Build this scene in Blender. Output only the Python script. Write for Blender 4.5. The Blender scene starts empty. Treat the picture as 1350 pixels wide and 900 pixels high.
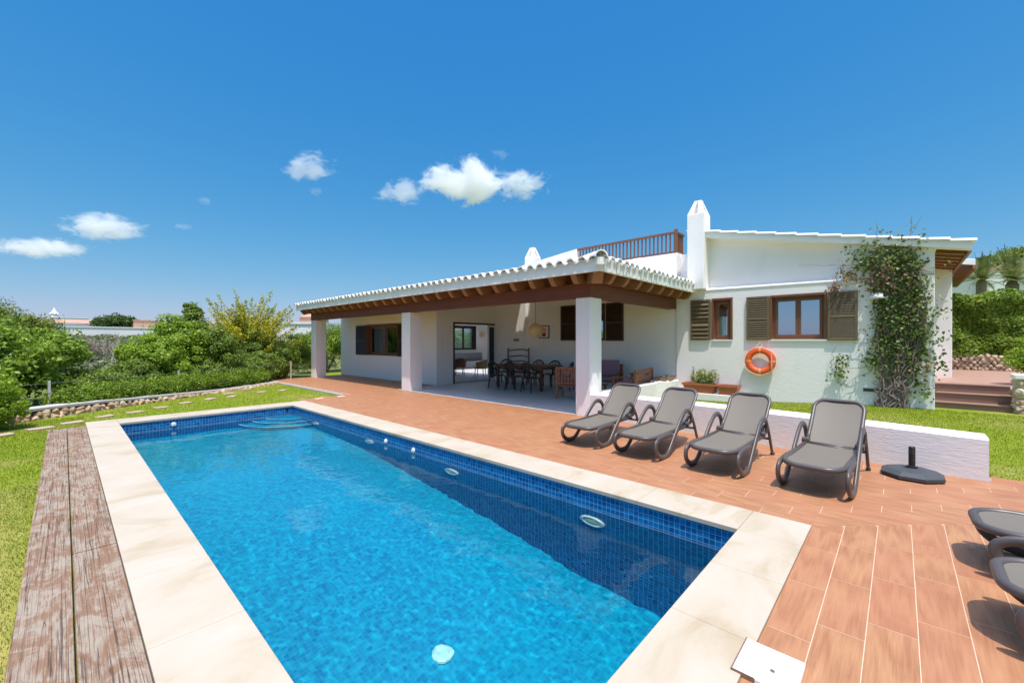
import bpy, bmesh, math, random
import numpy as np
from mathutils import Vector, Matrix, noise as mnoise
R = math.radians
rnd = random.Random(7)
scene = bpy.context.scene
COL = scene.collection

# ------------------------------------------------------------------ helpers
def link(o, parent=None):
    COL.objects.link(o)
    if parent is not None: o.parent = parent
    return o
def tag(o, label=None, cat=None, group=None, kind=None):
    if label: o['label'] = label
    if cat: o['category'] = cat
    if group: o['group'] = group
    if kind: o['kind'] = kind
    return o
def empty(name, loc=(0,0,0), rz=0.0, label=None, cat=None, group=None):
    o = bpy.data.objects.new(name, None); link(o)
    o.location = loc; o.rotation_euler = (0,0,rz); o.empty_display_size = .2
    return tag(o, label, cat, group)
class MB:
    """collects faces for one mesh; coordinates are local to the parent"""
    def __init__(s): s.v=[]; s.f=[]; s.uv=[]; s.has_uv=False
    def face(s, pts, uv=None):
        b=len(s.v); s.v += [tuple(p) for p in pts]; s.f.append(tuple(range(b,b+len(pts))))
        s.uv.append(uv)
        if uv: s.has_uv=True
    def grid(s, rows, close_u=False):
        b=len(s.v); n=len(rows[0])
        for r in rows: s.v += [tuple(p) for p in r]
        for i in range(len(rows)-1):
            for j in range(n if close_u else n-1):
                k=(j+1)%n
                s.f.append((b+i*n+j,b+i*n+k,b+(i+1)*n+k,b+(i+1)*n+j)); s.uv.append(None)
    def ngon(s, pts): s.face(pts)
    def box(s, x0,x1,y0,y1,z0,z1, M=None):
        p=[(x0,y0,z0),(x1,y0,z0),(x1,y1,z0),(x0,y1,z0),(x0,y0,z1),(x1,y0,z1),(x1,y1,z1),(x0,y1,z1)]
        if M is not None: p=[tuple(M@Vector(q)) for q in p]
        b=len(s.v); s.v+=p
        for q in ((0,3,2,1),(4,5,6,7),(0,1,5,4),(1,2,6,5),(2,3,7,6),(3,0,4,7)):
            s.f.append(tuple(b+i for i in q)); s.uv.append(None)
    def tube(s, pts, rad, n=8, ry=None, cap=True, up=(0,0,1)):
        pts=[Vector(p) for p in pts]; m=len(pts)
        rad=[rad]*m if not hasattr(rad,'__len__') else rad
        rows=[]; nrm=None
        for i,p in enumerate(pts):
            t=(pts[min(i+1,m-1)]-pts[max(i-1,0)])
            if t.length<1e-9: t=Vector((0,0,1))
            t.normalize()
            if nrm is None:
                u=Vector(up)
                if abs(u.dot(t))>.95: u=Vector((1,0,0))
                nrm=(u-t*u.dot(t)).normalized()
            else:
                nrm=(nrm-t*nrm.dot(t)).normalized()
            bn=t.cross(nrm)
            r=rad[i]; r2=r if ry is None else r*ry
            rows.append([p+nrm*(r*math.cos(a))+bn*(r2*math.sin(a)) for a in [2*math.pi*k/n for k in range(n)]])
        s.grid(rows, True)
        if cap:
            s.face(list(reversed(rows[0]))); s.face(rows[-1])
    def lathe(s, prof, c=(0,0,0), n=24, a0=0, squash=1):
        rows=[[(c[0]+r*math.cos(a0+2*math.pi*k/n), c[1]+squash*r*math.sin(a0+2*math.pi*k/n), c[2]+z) for k in range(n)] for r,z in prof]
        s.grid(rows, True)
    def prism(s, poly, z0, z1):
        n=len(poly)
        s.face([(x,y,z1) for x,y in poly]); s.face([(x,y,z0) for x,y in reversed(poly)])
        for i in range(n):
            a=poly[i]; b=poly[(i+1)%n]
            s.face([(a[0],a[1],z0),(b[0],b[1],z0),(b[0],b[1],z1),(a[0],a[1],z1)])
    def build(s, name, mat, parent=None, smooth=False, bevel=0, merge=True, loc=None, autosmooth=None):
        me=bpy.data.meshes.new(name); me.from_pydata(s.v,[],s.f)
        if s.has_uv:
            uvl=me.uv_layers.new(name='UVMap'); k=0
            for fi,f in enumerate(s.f):
                u=s.uv[fi]
                for j in range(len(f)):
                    if u: uvl.data[k].uv=u[j]
                    k+=1
        if merge:
            bm=bmesh.new(); bm.from_mesh(me)
            bmesh.ops.remove_doubles(bm, verts=bm.verts, dist=1e-5)
            bmesh.ops.recalc_face_normals(bm, faces=bm.faces)
            bm.to_mesh(me); bm.free()
        if smooth: me.shade_smooth()
        if mat: me.materials.append(mat)
        o=bpy.data.objects.new(name, me); link(o, parent)
        if loc: o.location=loc
        if bevel:
            m=o.modifiers.new('bevel','BEVEL'); m.width=bevel; m.segments=2; m.limit_method='ANGLE'; m.angle_limit=R(40)
            me.shade_smooth(); m.harden_normals=True
        elif autosmooth:
            bm=bmesh.new(); bm.from_mesh(me)
            for e in bm.edges:
                e.smooth = not(len(e.link_faces)==2 and e.calc_face_angle(0)>R(autosmooth))
            for f in bm.faces: f.smooth=True
            bm.to_mesh(me); bm.free()
        return o
def copy_tree(o, parent=None):
    c=o.copy(); COL.objects.link(c); c.parent=parent
    for ch in [x for x in bpy.data.objects if x.parent==o]: copy_tree(ch,c)
    return c
def bez(p, n=8):
    """catmull-rom through points"""
    P=[Vector(q) for q in p]; out=[]
    for i in range(len(P)-1):
        a=P[max(i-1,0)];b=P[i];c=P[i+1];d=P[min(i+2,len(P)-1)]
        for k in range(n):
            t=k/n
            out.append(.5*((2*b)+(c-a)*t+(2*a-5*b+4*c-d)*t*t+(3*b-a-3*c+d)*t**3))
    out.append(P[-1]); return out

# ------------------------------------------------------------------ materials
class NT:
    def __init__(s, name):
        s.m=bpy.data.materials.new(name); s.m.use_nodes=True; s.t=s.m.node_tree; s.t.nodes.clear()
        s.out=s.n('ShaderNodeOutputMaterial')
    def n(s, typ, ins=None, **kw):
        nd=s.t.nodes.new(typ)
        for k,v in kw.items(): setattr(nd,k,v)
        for k,v in (ins or {}).items(): s.set(nd,k,v)
        return nd
    def set(s, nd, k, v):
        if isinstance(v, bpy.types.NodeSocket): s.t.links.new(v, nd.inputs[k])
        elif isinstance(v, bpy.types.Node): s.t.links.new(v.outputs[0], nd.inputs[k])
        else: nd.inputs[k].default_value=v
    def surf(s, sh): s.t.links.new(sh.outputs[0] if isinstance(sh,bpy.types.Node) else sh, s.out.inputs[0]); return s.m
    def math(s, op, a, b=0.0, c=None):
        nd=s.n('ShaderNodeMath', operation=op); s.set(nd,0,a); s.set(nd,1,b)
        if c is not None: s.set(nd,2,c)
        return nd.outputs[0]
    def noise(s, vec, scale, detail=4, rough=.55, dist=0):
        nd=s.n('ShaderNodeTexNoise',{'Scale':scale,'Detail':detail,'Roughness':rough,'Distortion':dist})
        if vec is not None: s.set(nd,'Vector',vec)
        return nd.outputs[0]
    def ramp(s, fac, stops, interp='LINEAR'):
        nd=s.n('ShaderNodeValToRGB'); cr=nd.color_ramp; cr.interpolation=interp
        while len(cr.elements)<len(stops): cr.elements.new(.5)
        for e,(p,c) in zip(cr.elements, stops): e.position=p; e.color=(*c,1) if len(c)==3 else c
        s.set(nd,0,fac); return nd.outputs[0]
    def mix(s, fac, a, b, blend='MIX'):
        nd=s.n('ShaderNodeMix', data_type='RGBA', blend_type=blend)
        s.set(nd,0,fac)
        for i,v in ((6,a),(7,b)):
            if isinstance(v,tuple): v=(*v,1) if len(v)==3 else v
            s.set(nd,i,v)
        return nd.outputs[2]
    def mapping(s, vec, scale=(1,1,1), rot=(0,0,0), loc=(0,0,0)):
        return s.n('ShaderNodeMapping',{'Vector':vec,'Scale':scale,'Rotation':rot,'Location':loc}).outputs[0]
    def pos(s): return s.n('ShaderNodeNewGeometry').outputs['Position']
    def obj(s): return s.n('ShaderNodeTexCoord').outputs['Object']
    def uv(s): return s.n('ShaderNodeTexCoord').outputs['UV']
    def island(s): return s.n('ShaderNodeNewGeometry').outputs['Random Per Island']
    def bump(s, h, strength=.3, dist=.01):
        return s.n('ShaderNodeBump',{'Strength':strength,'Distance':dist,'Height':h}).outputs[0]
    def bsdf(s, col, rough=.6, normal=None, spec=.5, **kw):
        ins={'Base Color':(*col,1) if isinstance(col,tuple) and len(col)==3 else col,'Roughness':rough,'Specular IOR Level':spec}
        if normal is not None: ins['Normal']=normal
        ins.update(kw)
        return s.n('ShaderNodeBsdfPrincipled',ins)

def plain(name, col, rough=.6, var=.15, scale=6, bump=.15, bscale=60, bdist=.003, spec=.4, metal=0):
    t=NT(name); p=t.obj()
    n1=t.noise(p,scale); c=t.mix(n1, tuple(x*(1-var) for x in col), tuple(min(1,x*(1+var)) for x in col))
    nb=t.bump(t.noise(p,bscale),bump,bdist)
    return t.surf(t.bsdf(c, rough, nb, spec, Metallic=metal))

def m_plaster(name, col=(.885,.86,.85), brush=0.0):
    t=NT(name); p=t.pos()
    n1=t.noise(p,.9,5,.6); n2=t.noise(t.mapping(p,(1,1,.35)),3.5,4,.6)
    c=t.mix(t.math('MULTIPLY',n1,.55), tuple(x*1.02 for x in col), tuple(x*y for x,y in zip(col,(.93,.925,.90))))
    c=t.mix(t.ramp(n2,[(.55,(0,0,0)),(.8,(.18,.18,.18))]), c, (.62,.60,.56))
    h=t.math('ADD', t.math('MULTIPLY',t.noise(t.mapping(p,(1,1,2.2)),9,5,.6),1.0), t.math('MULTIPLY',t.noise(p,60,3),.12))
    if brush:
        h=t.math('ADD',h, t.math('MULTIPLY',t.noise(t.mapping(p,(1,1.2,9)),7,4,.65,.6),brush))
    return t.surf(t.bsdf(c,.85,t.bump(h,.33,.012),.25))
def m_wood(name, c0, c1, axis='x', scale=1.0, rough=.55, bump=.4, c2=None):
    t=NT(name); p=t.pos()
    sc={'x':(.6,9,9),'y':(9,.6,9),'z':(9,9,.6)}[axis]
    n1=t.noise(t.mapping(p,tuple(a*scale for a in sc)),3,6,.65,.4)
    n2=t.noise(p,1.2*scale,3)
    c=t.mix(n1,c0,c1)
    if c2: c=t.mix(t.ramp(n2,[(.45,(0,0,0)),(.65,(1,1,1))]),c,c2)
    return t.surf(t.bsdf(c,rough,t.bump(n1,bump,.006),.35))
def m_leaf(name, dark, mid, light, transl=.35, rough=.45, tip=None):
    t=NT(name); r=t.island(); p=t.pos()
    c=t.ramp(r,[(0,dark),(.5,mid),(.92,light),(1,tip or light)])
    n=t.noise(p,1.6,3)
    c=t.mix(t.ramp(n,[(.35,(0,0,0)),(.7,(.6,.6,.6))]),c,light)
    b=t.bsdf(c,rough,None,.35)
    tr=t.n('ShaderNodeBsdfTranslucent',{'Color':t.mix(.5,c,light)})
    return t.surf(t.n('ShaderNodeMixShader',{0:transl,1:b,2:tr}))
def m_glass(name, tint=(.35,.45,.5), refl=.45):
    t=NT(name)
    fr=t.n('ShaderNodeFresnel',{'IOR':1.5})
    gl=t.n('ShaderNodeBsdfGlossy',{'Color':(.72,.90,1,1),'Roughness':.015})
    tr=t.n('ShaderNodeBsdfTransparent',{'Color':(*tint,1)})
    f=t.math('MINIMUM',t.math('ADD',t.math('MULTIPLY',fr.outputs[0],1.6),refl),1.0)
    return t.surf(t.n('ShaderNodeMixShader',{0:f,1:tr,2:gl}))

M={}
M['plaster']=m_plaster('white_limewash')
M['plaster_low']=m_plaster('white_limewash_rough',(.84,.82,.81),brush=1.3)
M['plaster_in']=plain('ivory_paint',(.84,.80,.70),.85,.03)
M['tile_white']=m_plaster('white_roof_tile',(.84,.84,.82))
M['beam']=m_wood('stained_beam_wood',(.10,.026,.012),(.24,.075,.035),'y',c2=(.15,.045,.022))
M['beam_x']=m_wood('stained_beam_wood_cross',(.10,.028,.014),(.24,.085,.042),'x',c2=(.15,.05,.026))
M['rafter']=m_wood('rafter_wood',(.20,.085,.035),(.40,.21,.10),'x')
M['rafter_y']=m_wood('rafter_wood_cross',(.20,.085,.035),(.40,.21,.10),'y')
M['ceil']=m_wood('ceiling_wood',(.10,.04,.02),(.20,.09,.045),'y')
M['rail']=m_wood('railing_wood',(.13,.055,.032),(.28,.13,.08),'z')
M['frame']=m_wood('window_wood',(.14,.055,.028),(.25,.11,.055),'z',rough=.4)
M['shutter']=plain('olive_brown_shutter',(.16,.115,.06),.5,.15)
M['shutter_dark']=plain('dark_brown_shutter',(.065,.04,.028),.5,.15)
M['glass']=m_glass('window_glass')
M['glass_in']=m_glass('clear_door_glass',(.8,.85,.85),.03)
M['curtain']=plain('white_curtain',(.75,.76,.78),.9,.05)
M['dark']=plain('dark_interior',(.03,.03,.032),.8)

def m_deck():
    t=NT('wood_look_terracotta_tiles'); uv=t.uv(); r=t.island(); p=t.pos()
    g=t.noise(t.mapping(uv,(1.3,30,1)),3,8,.70,.9)
    w=t.n('ShaderNodeTexWave',{'Vector':t.mapping(uv,(.35,6,1)),'Scale':1.6,'Distortion':9,'Detail':3,'Detail Scale':1.2}).outputs[1]
    blot=t.noise(p,2.2,4,.6)
    c=t.mix(t.ramp(g,[(.2,(0,0,0)),(.8,(1,1,1))]),(.24,.095,.042),(.455,.225,.108))
    c=t.mix(t.math('MULTIPLY',w,.22),c,(.70,.40,.20))
    c=t.mix(t.math('MULTIPLY',r,.50),c,(.40,.155,.085))
    c=t.mix(t.ramp(blot,[(.45,(0,0,0)),(.75,(.25,.25,.25))]),c,(.54,.30,.155))
    return t.surf(t.bsdf(c,.5,t.bump(g,.25,.003),.35))
M['deck']=m_deck()
M['grout']=plain('pale_grout',(.66,.50,.36),.9,.12)
M['greyfloor']=plain('grey_porch_tiles',(.56,.56,.57),.45,.06,2)
def m_coping():
    t=NT('cream_limestone_coping'); p=t.pos()
    n1=t.noise(t.mapping(p,(1,1.7,1)),1.3,6,.62,.7); n2=t.noise(p,7,5,.7,.5)
    c=t.ramp(n1,[(.30,(.41,.325,.21)),(.47,(.485,.415,.315)),(.66,(.515,.455,.37))])
    c=t.mix(t.ramp(n2,[(.55,(0,0,0)),(.8,(.30,.30,.30))]),c,(.52,.41,.26))
    n3=t.noise(t.mapping(p,(1,2.5,1)),1.1,6,.7,1.2)
    c=t.mix(t.ramp(n3,[(.62,(0,0,0)),(.78,(.13,.13,.13))]),c,(.45,.38,.30))
    return t.surf(t.bsdf(c,.62,t.bump(n2,.25,.003),.3))
M['coping']=m_coping()
def m_mosaic(name, dark, light, grout, big=1.0):
    t=NT(name); uv=t.uv()
    s=.05*big
    v=t.n('ShaderNodeVectorMath',{0:uv,1:(s,s,s)},operation='DIVIDE').outputs[0]
    fl=t.n('ShaderNodeVectorMath',{0:v},operation='FLOOR').outputs[0]
    fr=t.n('ShaderNodeVectorMath',{0:v},operation='FRACTION').outputs[0]
    wn=t.n('ShaderNodeTexWhiteNoise',{'Vector':fl},noise_dimensions='2D').outputs[0]
    sx=t.n('ShaderNodeSeparateXYZ',{0:fr})
    a=t.math('MINIMUM',sx.outputs[0],t.math('SUBTRACT',1.0,sx.outputs[0]))
    b=t.math('MINIMUM',sx.outputs[1],t.math('SUBTRACT',1.0,sx.outputs[1]))
    g=t.math('LESS_THAN',t.math('MINIMUM',a,b),.055)
    c=t.ramp(wn,[(0,dark),(.55,tuple((x+y)/2 for x,y in zip(dark,light))),(1,light)])
    c=t.mix(t.math('MULTIPLY',g,.75),c,grout)
    return t,c,g
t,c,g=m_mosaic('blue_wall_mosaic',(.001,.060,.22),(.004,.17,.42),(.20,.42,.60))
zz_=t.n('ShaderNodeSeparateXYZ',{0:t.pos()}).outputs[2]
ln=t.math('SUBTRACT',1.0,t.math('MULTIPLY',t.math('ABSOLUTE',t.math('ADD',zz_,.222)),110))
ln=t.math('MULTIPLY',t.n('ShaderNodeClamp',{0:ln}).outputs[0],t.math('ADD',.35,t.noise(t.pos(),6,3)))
c=t.mix(t.n('ShaderNodeClamp',{0:ln}).outputs[0],c,(.30,.38,.50))  # pale line at water level: waterline reflection painted into the wall colour
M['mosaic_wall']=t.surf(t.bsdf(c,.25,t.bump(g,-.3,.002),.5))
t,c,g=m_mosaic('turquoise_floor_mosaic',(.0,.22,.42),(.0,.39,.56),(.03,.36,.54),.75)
# soft random web of lighter patches: caustic shimmer painted into the mosaic colour
n=t.noise(t.pos(),.9,4,.6)
c=t.mix(t.ramp(n,[(.42,(0,0,0)),(.7,(.4,.4,.4))]),c,(.0,.42,.56))
M['mosaic_floor']=t.surf(t.bsdf(c,.3,None,.4))
def m_water():
    t=NT('clear_pool_water')
    return t.surf(t.n('ShaderNodeBsdfGlass',{'Color':(.86,.985,1,1),'Roughness':0.0,'IOR':1.333}))
M['water']=m_water()
def m_weathered():
    t=NT('weathered_peeling_wood'); p=t.pos()
    n1=t.noise(t.mapping(p,(30,1.0,1)),3,8,.72,.5)
    n2=t.noise(t.mapping(p,(3.2,1.5,1)),2.4,7,.72,1.0)
    n3=t.noise(t.mapping(p,(70,2.5,1)),2,5,.65)
    crack=t.noise(t.mapping(p,(22,.25,1)),1.6,3,.5,.3)
    base=t.mix(n1,(.16,.09,.056),(.31,.19,.12))
    pale=t.mix(n3,(.25,.205,.155),(.42,.355,.275))
    msk=t.math('ADD',t.math('MULTIPLY',n1,.45),t.math('MULTIPLY',n2,.70))
    c=t.mix(t.ramp(msk,[(.53,(0,0,0)),(.63,(.9,.9,.9))]),base,pale)
    c=t.mix(t.ramp(n3,[(.3,(.7,.7,.7)),(.42,(0,0,0))]),c,(.15,.10,.075))
    ck=t.ramp(crack,[(.485,(0,0,0)),(.50,(.9,.9,.9)),(.515,(0,0,0))])
    c=t.mix(ck,c,(.07,.045,.035))
    return t.surf(t.bsdf(c,.8,t.bump(t.math('SUBTRACT',msk,ck),.6,.006),.2))
M['weathered']=m_weathered()
def m_grass():
    t=NT('short_lawn'); p=t.pos(); r=t.island()
    n1=t.noise(p,.55,5,.6); n2=t.noise(p,5,5,.7); n3=t.noise(p,45,4,.7)
    c=t.mix(n3,(.10,.165,.006),(.25,.32,.018))
    c=t.mix(t.ramp(n2,[(.4,(0,0,0)),(.75,(.7,.7,.7))]),c,(.31,.34,.03))
    c=t.mix(t.ramp(n1,[(.5,(0,0,0)),(.66,(.75,.75,.75))]),c,(.36,.33,.09))
    # dry strip along the boardwalk
    s=t.n('ShaderNodeSeparateXYZ',{0:p})
    dx=t.math('SUBTRACT',1.0,t.math('MULTIPLY',t.math('ABSOLUTE',t.math('ADD',s.outputs[0],.42)),2.6))
    dy=t.math('MULTIPLY',t.math('SUBTRACT',7.5,s.outputs[1]),.25)
    dm=t.math('MULTIPLY',t.n('ShaderNodeClamp',{0:dx}).outputs[0],t.n('ShaderNodeClamp',{0:dy}).outputs[0])
    dm=t.math('MULTIPLY',dm,t.math('MULTIPLY',n2,1.9))
    c=t.mix(t.n('ShaderNodeClamp',{0:dm}).outputs[0],c,(.50,.40,.14))
    # scrub land and dry soil far off
    far=t.math('MULTIPLY',t.math('SUBTRACT',t.math('ADD',s.outputs[1],t.math('MULTIPLY',s.outputs[0],-.74)),13.9),.6)
    far=t.n('ShaderNodeClamp',{0:far}).outputs[0]
    c2=t.mix(n2,(.10,.14,.03),(.22,.22,.08))
    c=t.mix(far,c,c2)
    return t.surf(t.bsdf(c,.85,t.bump(n3,.9,.02),.15))
M['grass']=m_grass()
def m_blade():
    t=NT('grass_blades'); p=t.pos(); r=t.island()
    c=t.ramp(r,[(0,(.07,.13,.005)),(.5,(.17,.25,.012)),(.85,(.30,.37,.025)),(1,(.44,.40,.08))])
    s=t.n('ShaderNodeSeparateXYZ',{0:p})
    dx=t.math('SUBTRACT',1.0,t.math('MULTIPLY',t.math('ABSOLUTE',t.math('ADD',s.outputs[0],.42)),2.6))
    dy=t.math('MULTIPLY',t.math('SUBTRACT',7.5,s.outputs[1]),.25)
    dm=t.math('MULTIPLY',t.n('ShaderNodeClamp',{0:dx}).outputs[0],t.n('ShaderNodeClamp',{0:dy}).outputs[0])
    n1=t.noise(p,.8,4)
    dm=t.math('MAXIMUM',dm,t.ramp(n1,[(.55,(0,0,0)),(.7,(.5,.5,.5))]))
    c=t.mix(dm,c,(.50,.42,.16))
    b=t.bsdf(c,.6,None,.2); tr=t.n('ShaderNodeBsdfTranslucent',{'Color':c})
    return t.surf(t.n('ShaderNodeMixShader',{0:.35,1:b,2:tr}))
M['blade']=m_blade()
def m_rock(name='dry_stone', c0=(.42,.25,.15), c1=(.66,.50,.34)):
    t=NT(name); r=t.island(); p=t.pos(); n=t.noise(p,9,5,.65)
    c=t.ramp(r,[(0,c0),(.5,tuple((a+b)/2 for a,b in zip(c0,c1))),(1,c1)])
    c=t.mix(t.math('MULTIPLY',n,.35),c,(.25,.17,.12))
    return t.surf(t.bsdf(c,.85,t.bump(n,.6,.01),.2))
M['rock']=m_rock()
M['rock_pale']=m_rock('pale_dry_stone',(.48,.36,.25),(.74,.64,.50))
M['stepstone']=plain('sandstone_flag',(.46,.34,.25),.85,.25,9)
M['concrete']=plain('grey_concrete',(.46,.44,.42),.9,.12,5)
M['resin']=plain('taupe_resin',(.09,.075,.070),.38,.08,8,.1,200,.001,.5)
def m_textilene():
    t=NT('taupe_textilene'); p=t.obj()
    w=t.n('ShaderNodeTexChecker',{'Vector':p,'Scale':260,'Color1':(.125,.11,.088,1),'Color2':(.20,.175,.14,1)}).outputs[0]
    n=t.noise(p,3,4)
    c=t.mix(t.math('MULTIPLY',n,.5),w,(.20,.175,.13))
    return t.surf(t.bsdf(c,.55,t.bump(t.noise(p,300,2),.2,.001),.4))
M['sling']=m_textilene()
M['black']=plain('black_resin',(.018,.02,.024),.35,.1)
M['dkconcrete']=plain('dark_cast_base',(.055,.062,.07),.6,.3,12)
M['orange']=plain('orange_buoy',(.85,.13,.03),.45,.06)
M['orange_band']=plain('yellow_band',(.85,.36,.14),.5,.05)
M['rope']=plain('white_rope',(.8,.75,.68),.8,.05)
M['terracotta']=plain('terracotta',(.46,.15,.07),.8,.18,6)
M['soil']=plain('dry_soil',(.17,.11,.07),.95,.3,20)
M['teak']=m_wood('oiled_teak',(.20,.075,.03),(.36,.16,.07),'x')
M['teak_red']=m_wood('reddish_teak',(.30,.09,.045),(.46,.17,.09),'z')
M['table']=m_wood('table_wood',(.13,.055,.028),(.24,.11,.06),'y')
M['mauve']=plain('mauve_cushion',(.36,.20,.25),.9,.1)
M['rattan']=plain('rattan',(.42,.25,.11),.6,.2,30)
M['grey_sofa']=plain('grey_sofa_fabric',(.24,.24,.25),.9,.1)
t=NT('paper_globe'); p=t.obj()
wv=t.n('ShaderNodeTexWave',{'Vector':p,'Scale':14},bands_direction='Z').outputs[1]
b=t.bsdf((.90,.74,.44),.8,t.bump(wv,.3,.004),.1); tr=t.n('ShaderNodeBsdfTranslucent',{'Color':(.95,.78,.45,1)})
M['paper']=t.surf(t.n('ShaderNodeMixShader',{0:.4,1:b,2:tr}))
M['white_paint']=plain('white_paint',(.80,.80,.79),.5,.03)
M['plastic_white']=plain('white_plastic',(.82,.81,.78),.4,.03)
M['lens']=plain('lamp_lens',(.72,.76,.42),.15,.1)
M['drain']=plain('drain_cover',(.55,.88,.82),.4,.08)
M['bark']=plain('grey_bark',(.20,.16,.12),.9,.3,14,.6,30,.01)
M['bark_pale']=plain('pale_dead_wood',(.40,.34,.29),.9,.2,14)
M['vinewood']=plain('vine_wood',(.22,.17,.15),.9,.3,20)
M['metal']=plain('dull_steel',(.35,.33,.28),.4,.1,metal=.8)
M['rusty']=plain('rusty_bracket',(.23,.15,.10),.7,.4,40)
M['leaf_hedge']=m_leaf('hedge_leaf',(.045,.10,.008),(.13,.23,.018),(.30,.42,.045))
M['leaf_dark']=m_leaf('dark_leaf',(.018,.045,.008),(.05,.10,.018),(.11,.18,.03))
M['leaf_bright']=m_leaf('bright_leaf',(.08,.15,.008),(.21,.35,.02),(.40,.55,.05),.4)
M['leaf_mid']=m_leaf('shrub_leaf',(.045,.095,.012),(.13,.21,.03),(.27,.36,.06))
M['leaf_gold']=m_leaf('golden_conifer',(.12,.18,.008),(.34,.38,.02),(.66,.58,.03),.3)
M['leaf_vine']=m_leaf('vine_leaf',(.03,.06,.01),(.08,.15,.022),(.20,.28,.05),.3,tip=(.30,.18,.09))
M['leaf_dry']=m_leaf('dry_vine_leaf',(.12,.05,.03),(.24,.12,.07),(.36,.24,.13),.3)
M['leaf_pine']=m_leaf('pine_needles',(.05,.085,.01),(.14,.19,.02),(.28,.34,.04),.2)
M['leaf_scrub']=m_leaf('scrub_leaf',(.055,.08,.03),(.11,.14,.055),(.19,.21,.09),.2)
M['leaf_palm']=m_leaf('palm_leaf',(.05,.08,.02),(.12,.18,.05),(.28,.30,.10),.3)
M['twig']=m_leaf('dead_twigs',(.20,.15,.12),(.32,.26,.21),(.42,.36,.30),.1)
M['succulent']=m_leaf('succulent_leaf',(.14,.22,.06),(.30,.38,.12),(.48,.50,.22),.3)
M['pinkroof']=plain('pinkish_tile_roof',(.50,.30,.21),.9,.15,1)
M['farwhite']=plain('far_white_wall',(.80,.80,.80),.9,.05,.3)
M['step']=m_wood('step_tiles',(.20,.115,.085),(.33,.20,.15),'y',rough=.6)

# ------------------------------------------------------------------ terrain height
def sm(a,b,x):
    t=min(1,max(0,(x-a)/(b-a))); return t*t*(3-2*t)
def ground_h(x,y):
    z=-.035
    z-=.05*sm(8,14,y)*(1-sm(4.5,7,x)*0)
    # lawn right of the low wall rises gently to the steps
    z+= (.20*sm(7.2,12.2,x)*sm(4.2,-.4,y)+.02) if (x>7.1 and y<6) else 0
    if x>19 : z+=.4*sm(19,20,x)
    d=math.hypot(x,y)
    if y>18: z+=2.9*sm(40,170,d)
    if x>22 and y<12: z+=5.2*sm(24,50,x)*(1-sm(6,12,y))+4*sm(55,110,x)*(1-sm(6,12,y))
    if d>20: z+=mnoise.noise(Vector((x*.05,y*.05,0)))*.35*sm(20,60,d)
    return z

# ------------------------------------------------------------------ ground sheet
def axis_lines(fixed, lo, hi, near_lo, near_hi, step, far):
    xs=set(fixed)
    x=near_lo
    while x<=near_hi: xs.add(round(x,3)); x+=step
    x=near_hi; s=step
    while x<hi: s*=1.25; x+=s; xs.add(round(min(x,hi),3))
    x=near_lo; s=step
    while x>lo: s*=1.25; x-=s; xs.add(round(max(x,lo),3))
    xs=sorted(xs); out=[xs[0]]
    for v in xs[1:]:
        if v-out[-1]>.012 or v in fixed:
            if v-out[-1]<=.012: out[-1]=v
            else: out.append(v)
    return out
gx=axis_lines([.45,4.1], -900,1500,-4,26,.5,1)
gy=axis_lines([.7,11.05], -900,1500,-6,24,.5,1)
b=MB(); idx={}
for i,x in enumerate(gx):
    for j,y in enumerate(gy):
        idx[i,j]=len(b.v); b.v.append((x,y,ground_h(x,y)))
for i in range(len(gx)-1):
    for j in range(len(gy)-1):
        cx=(gx[i]+gx[i+1])/2; cy=(gy[j]+gy[j+1])/2
        if .45<cx<4.1 and .7<cy<11.05: continue
        b.f.append((idx[i,j],idx[i+1,j],idx[i+1,j+1],idx[i,j+1])); b.uv.append(None)
tag(b.build('ground',M['grass'],smooth=True,merge=False),kind='structure')

# grass blades (near lawns)
def blades(name, regions, seed):
    rs=np.random.RandomState(seed); V=[];
    for (x0,x1,y0,y1,dens,h,test) in regions:
        n=int((x1-x0)*(y1-y0)*dens)
        P=rs.uniform([x0,y0],[x1,y1],(n,2))
        if test: P=P[[test(a,c) for a,c in P]]
        n=len(P)
        z=np.array([ground_h(a,c) for a,c in P])
        ang=rs.uniform(0,2*np.pi,n); hh=h*rs.uniform(.5,1.2,n); w=.0022+.0028*rs.rand(n)
        lean=rs.normal(0,.5,(n,2))*hh[:,None]
        a=np.stack([P[:,0]-w*np.cos(ang),P[:,1]-w*np.sin(ang),z-.005],1)
        c=np.stack([P[:,0]+w*np.cos(ang),P[:,1]+w*np.sin(ang),z-.005],1)
        d=np.stack([P[:,0]+lean[:,0],P[:,1]+lean[:,1],z+hh],1)
        V.append(np.stack([a,c,d],1).reshape(-1,3))
    V=np.concatenate(V); nt=len(V)//3
    me=bpy.data.meshes.new(name); me.vertices.add(len(V)); me.vertices.foreach_set('co',V.ravel())
    me.loops.add(nt*3); me.loops.foreach_set('vertex_index',np.arange(nt*3,dtype=np.int32))
    me.polygons.add(nt); me.polygons.foreach_set('loop_start',np.arange(0,nt*3,3,dtype=np.int32))
    me.update(); me.materials.append(M['blade'])
    o=bpy.data.objects.new(name,me); link(o); return o
def in_left(x,y): return y < 13.1+(x+.65)*.736 and (x<-.19 or y>10.95 or (x<.27 and y>10.85))
tag(blades('grass',[(-4,-.19,1.5,7,5200,.020,in_left),(-4,.3,7,13,2600,.024,in_left),(.2,4.3,11.4,16.5,900,.035,in_left),
    (4.3,5.65,11.75,18,800,.035,lambda x,y:y<13.1+(x+.65)*.736),
    (7.28,11.9,-4,4.4,2800,.022,lambda x,y: not(y>-.74 and x<7.35+ (0 if y<0 else 0.05)) )],3),kind='stuff')

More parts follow.
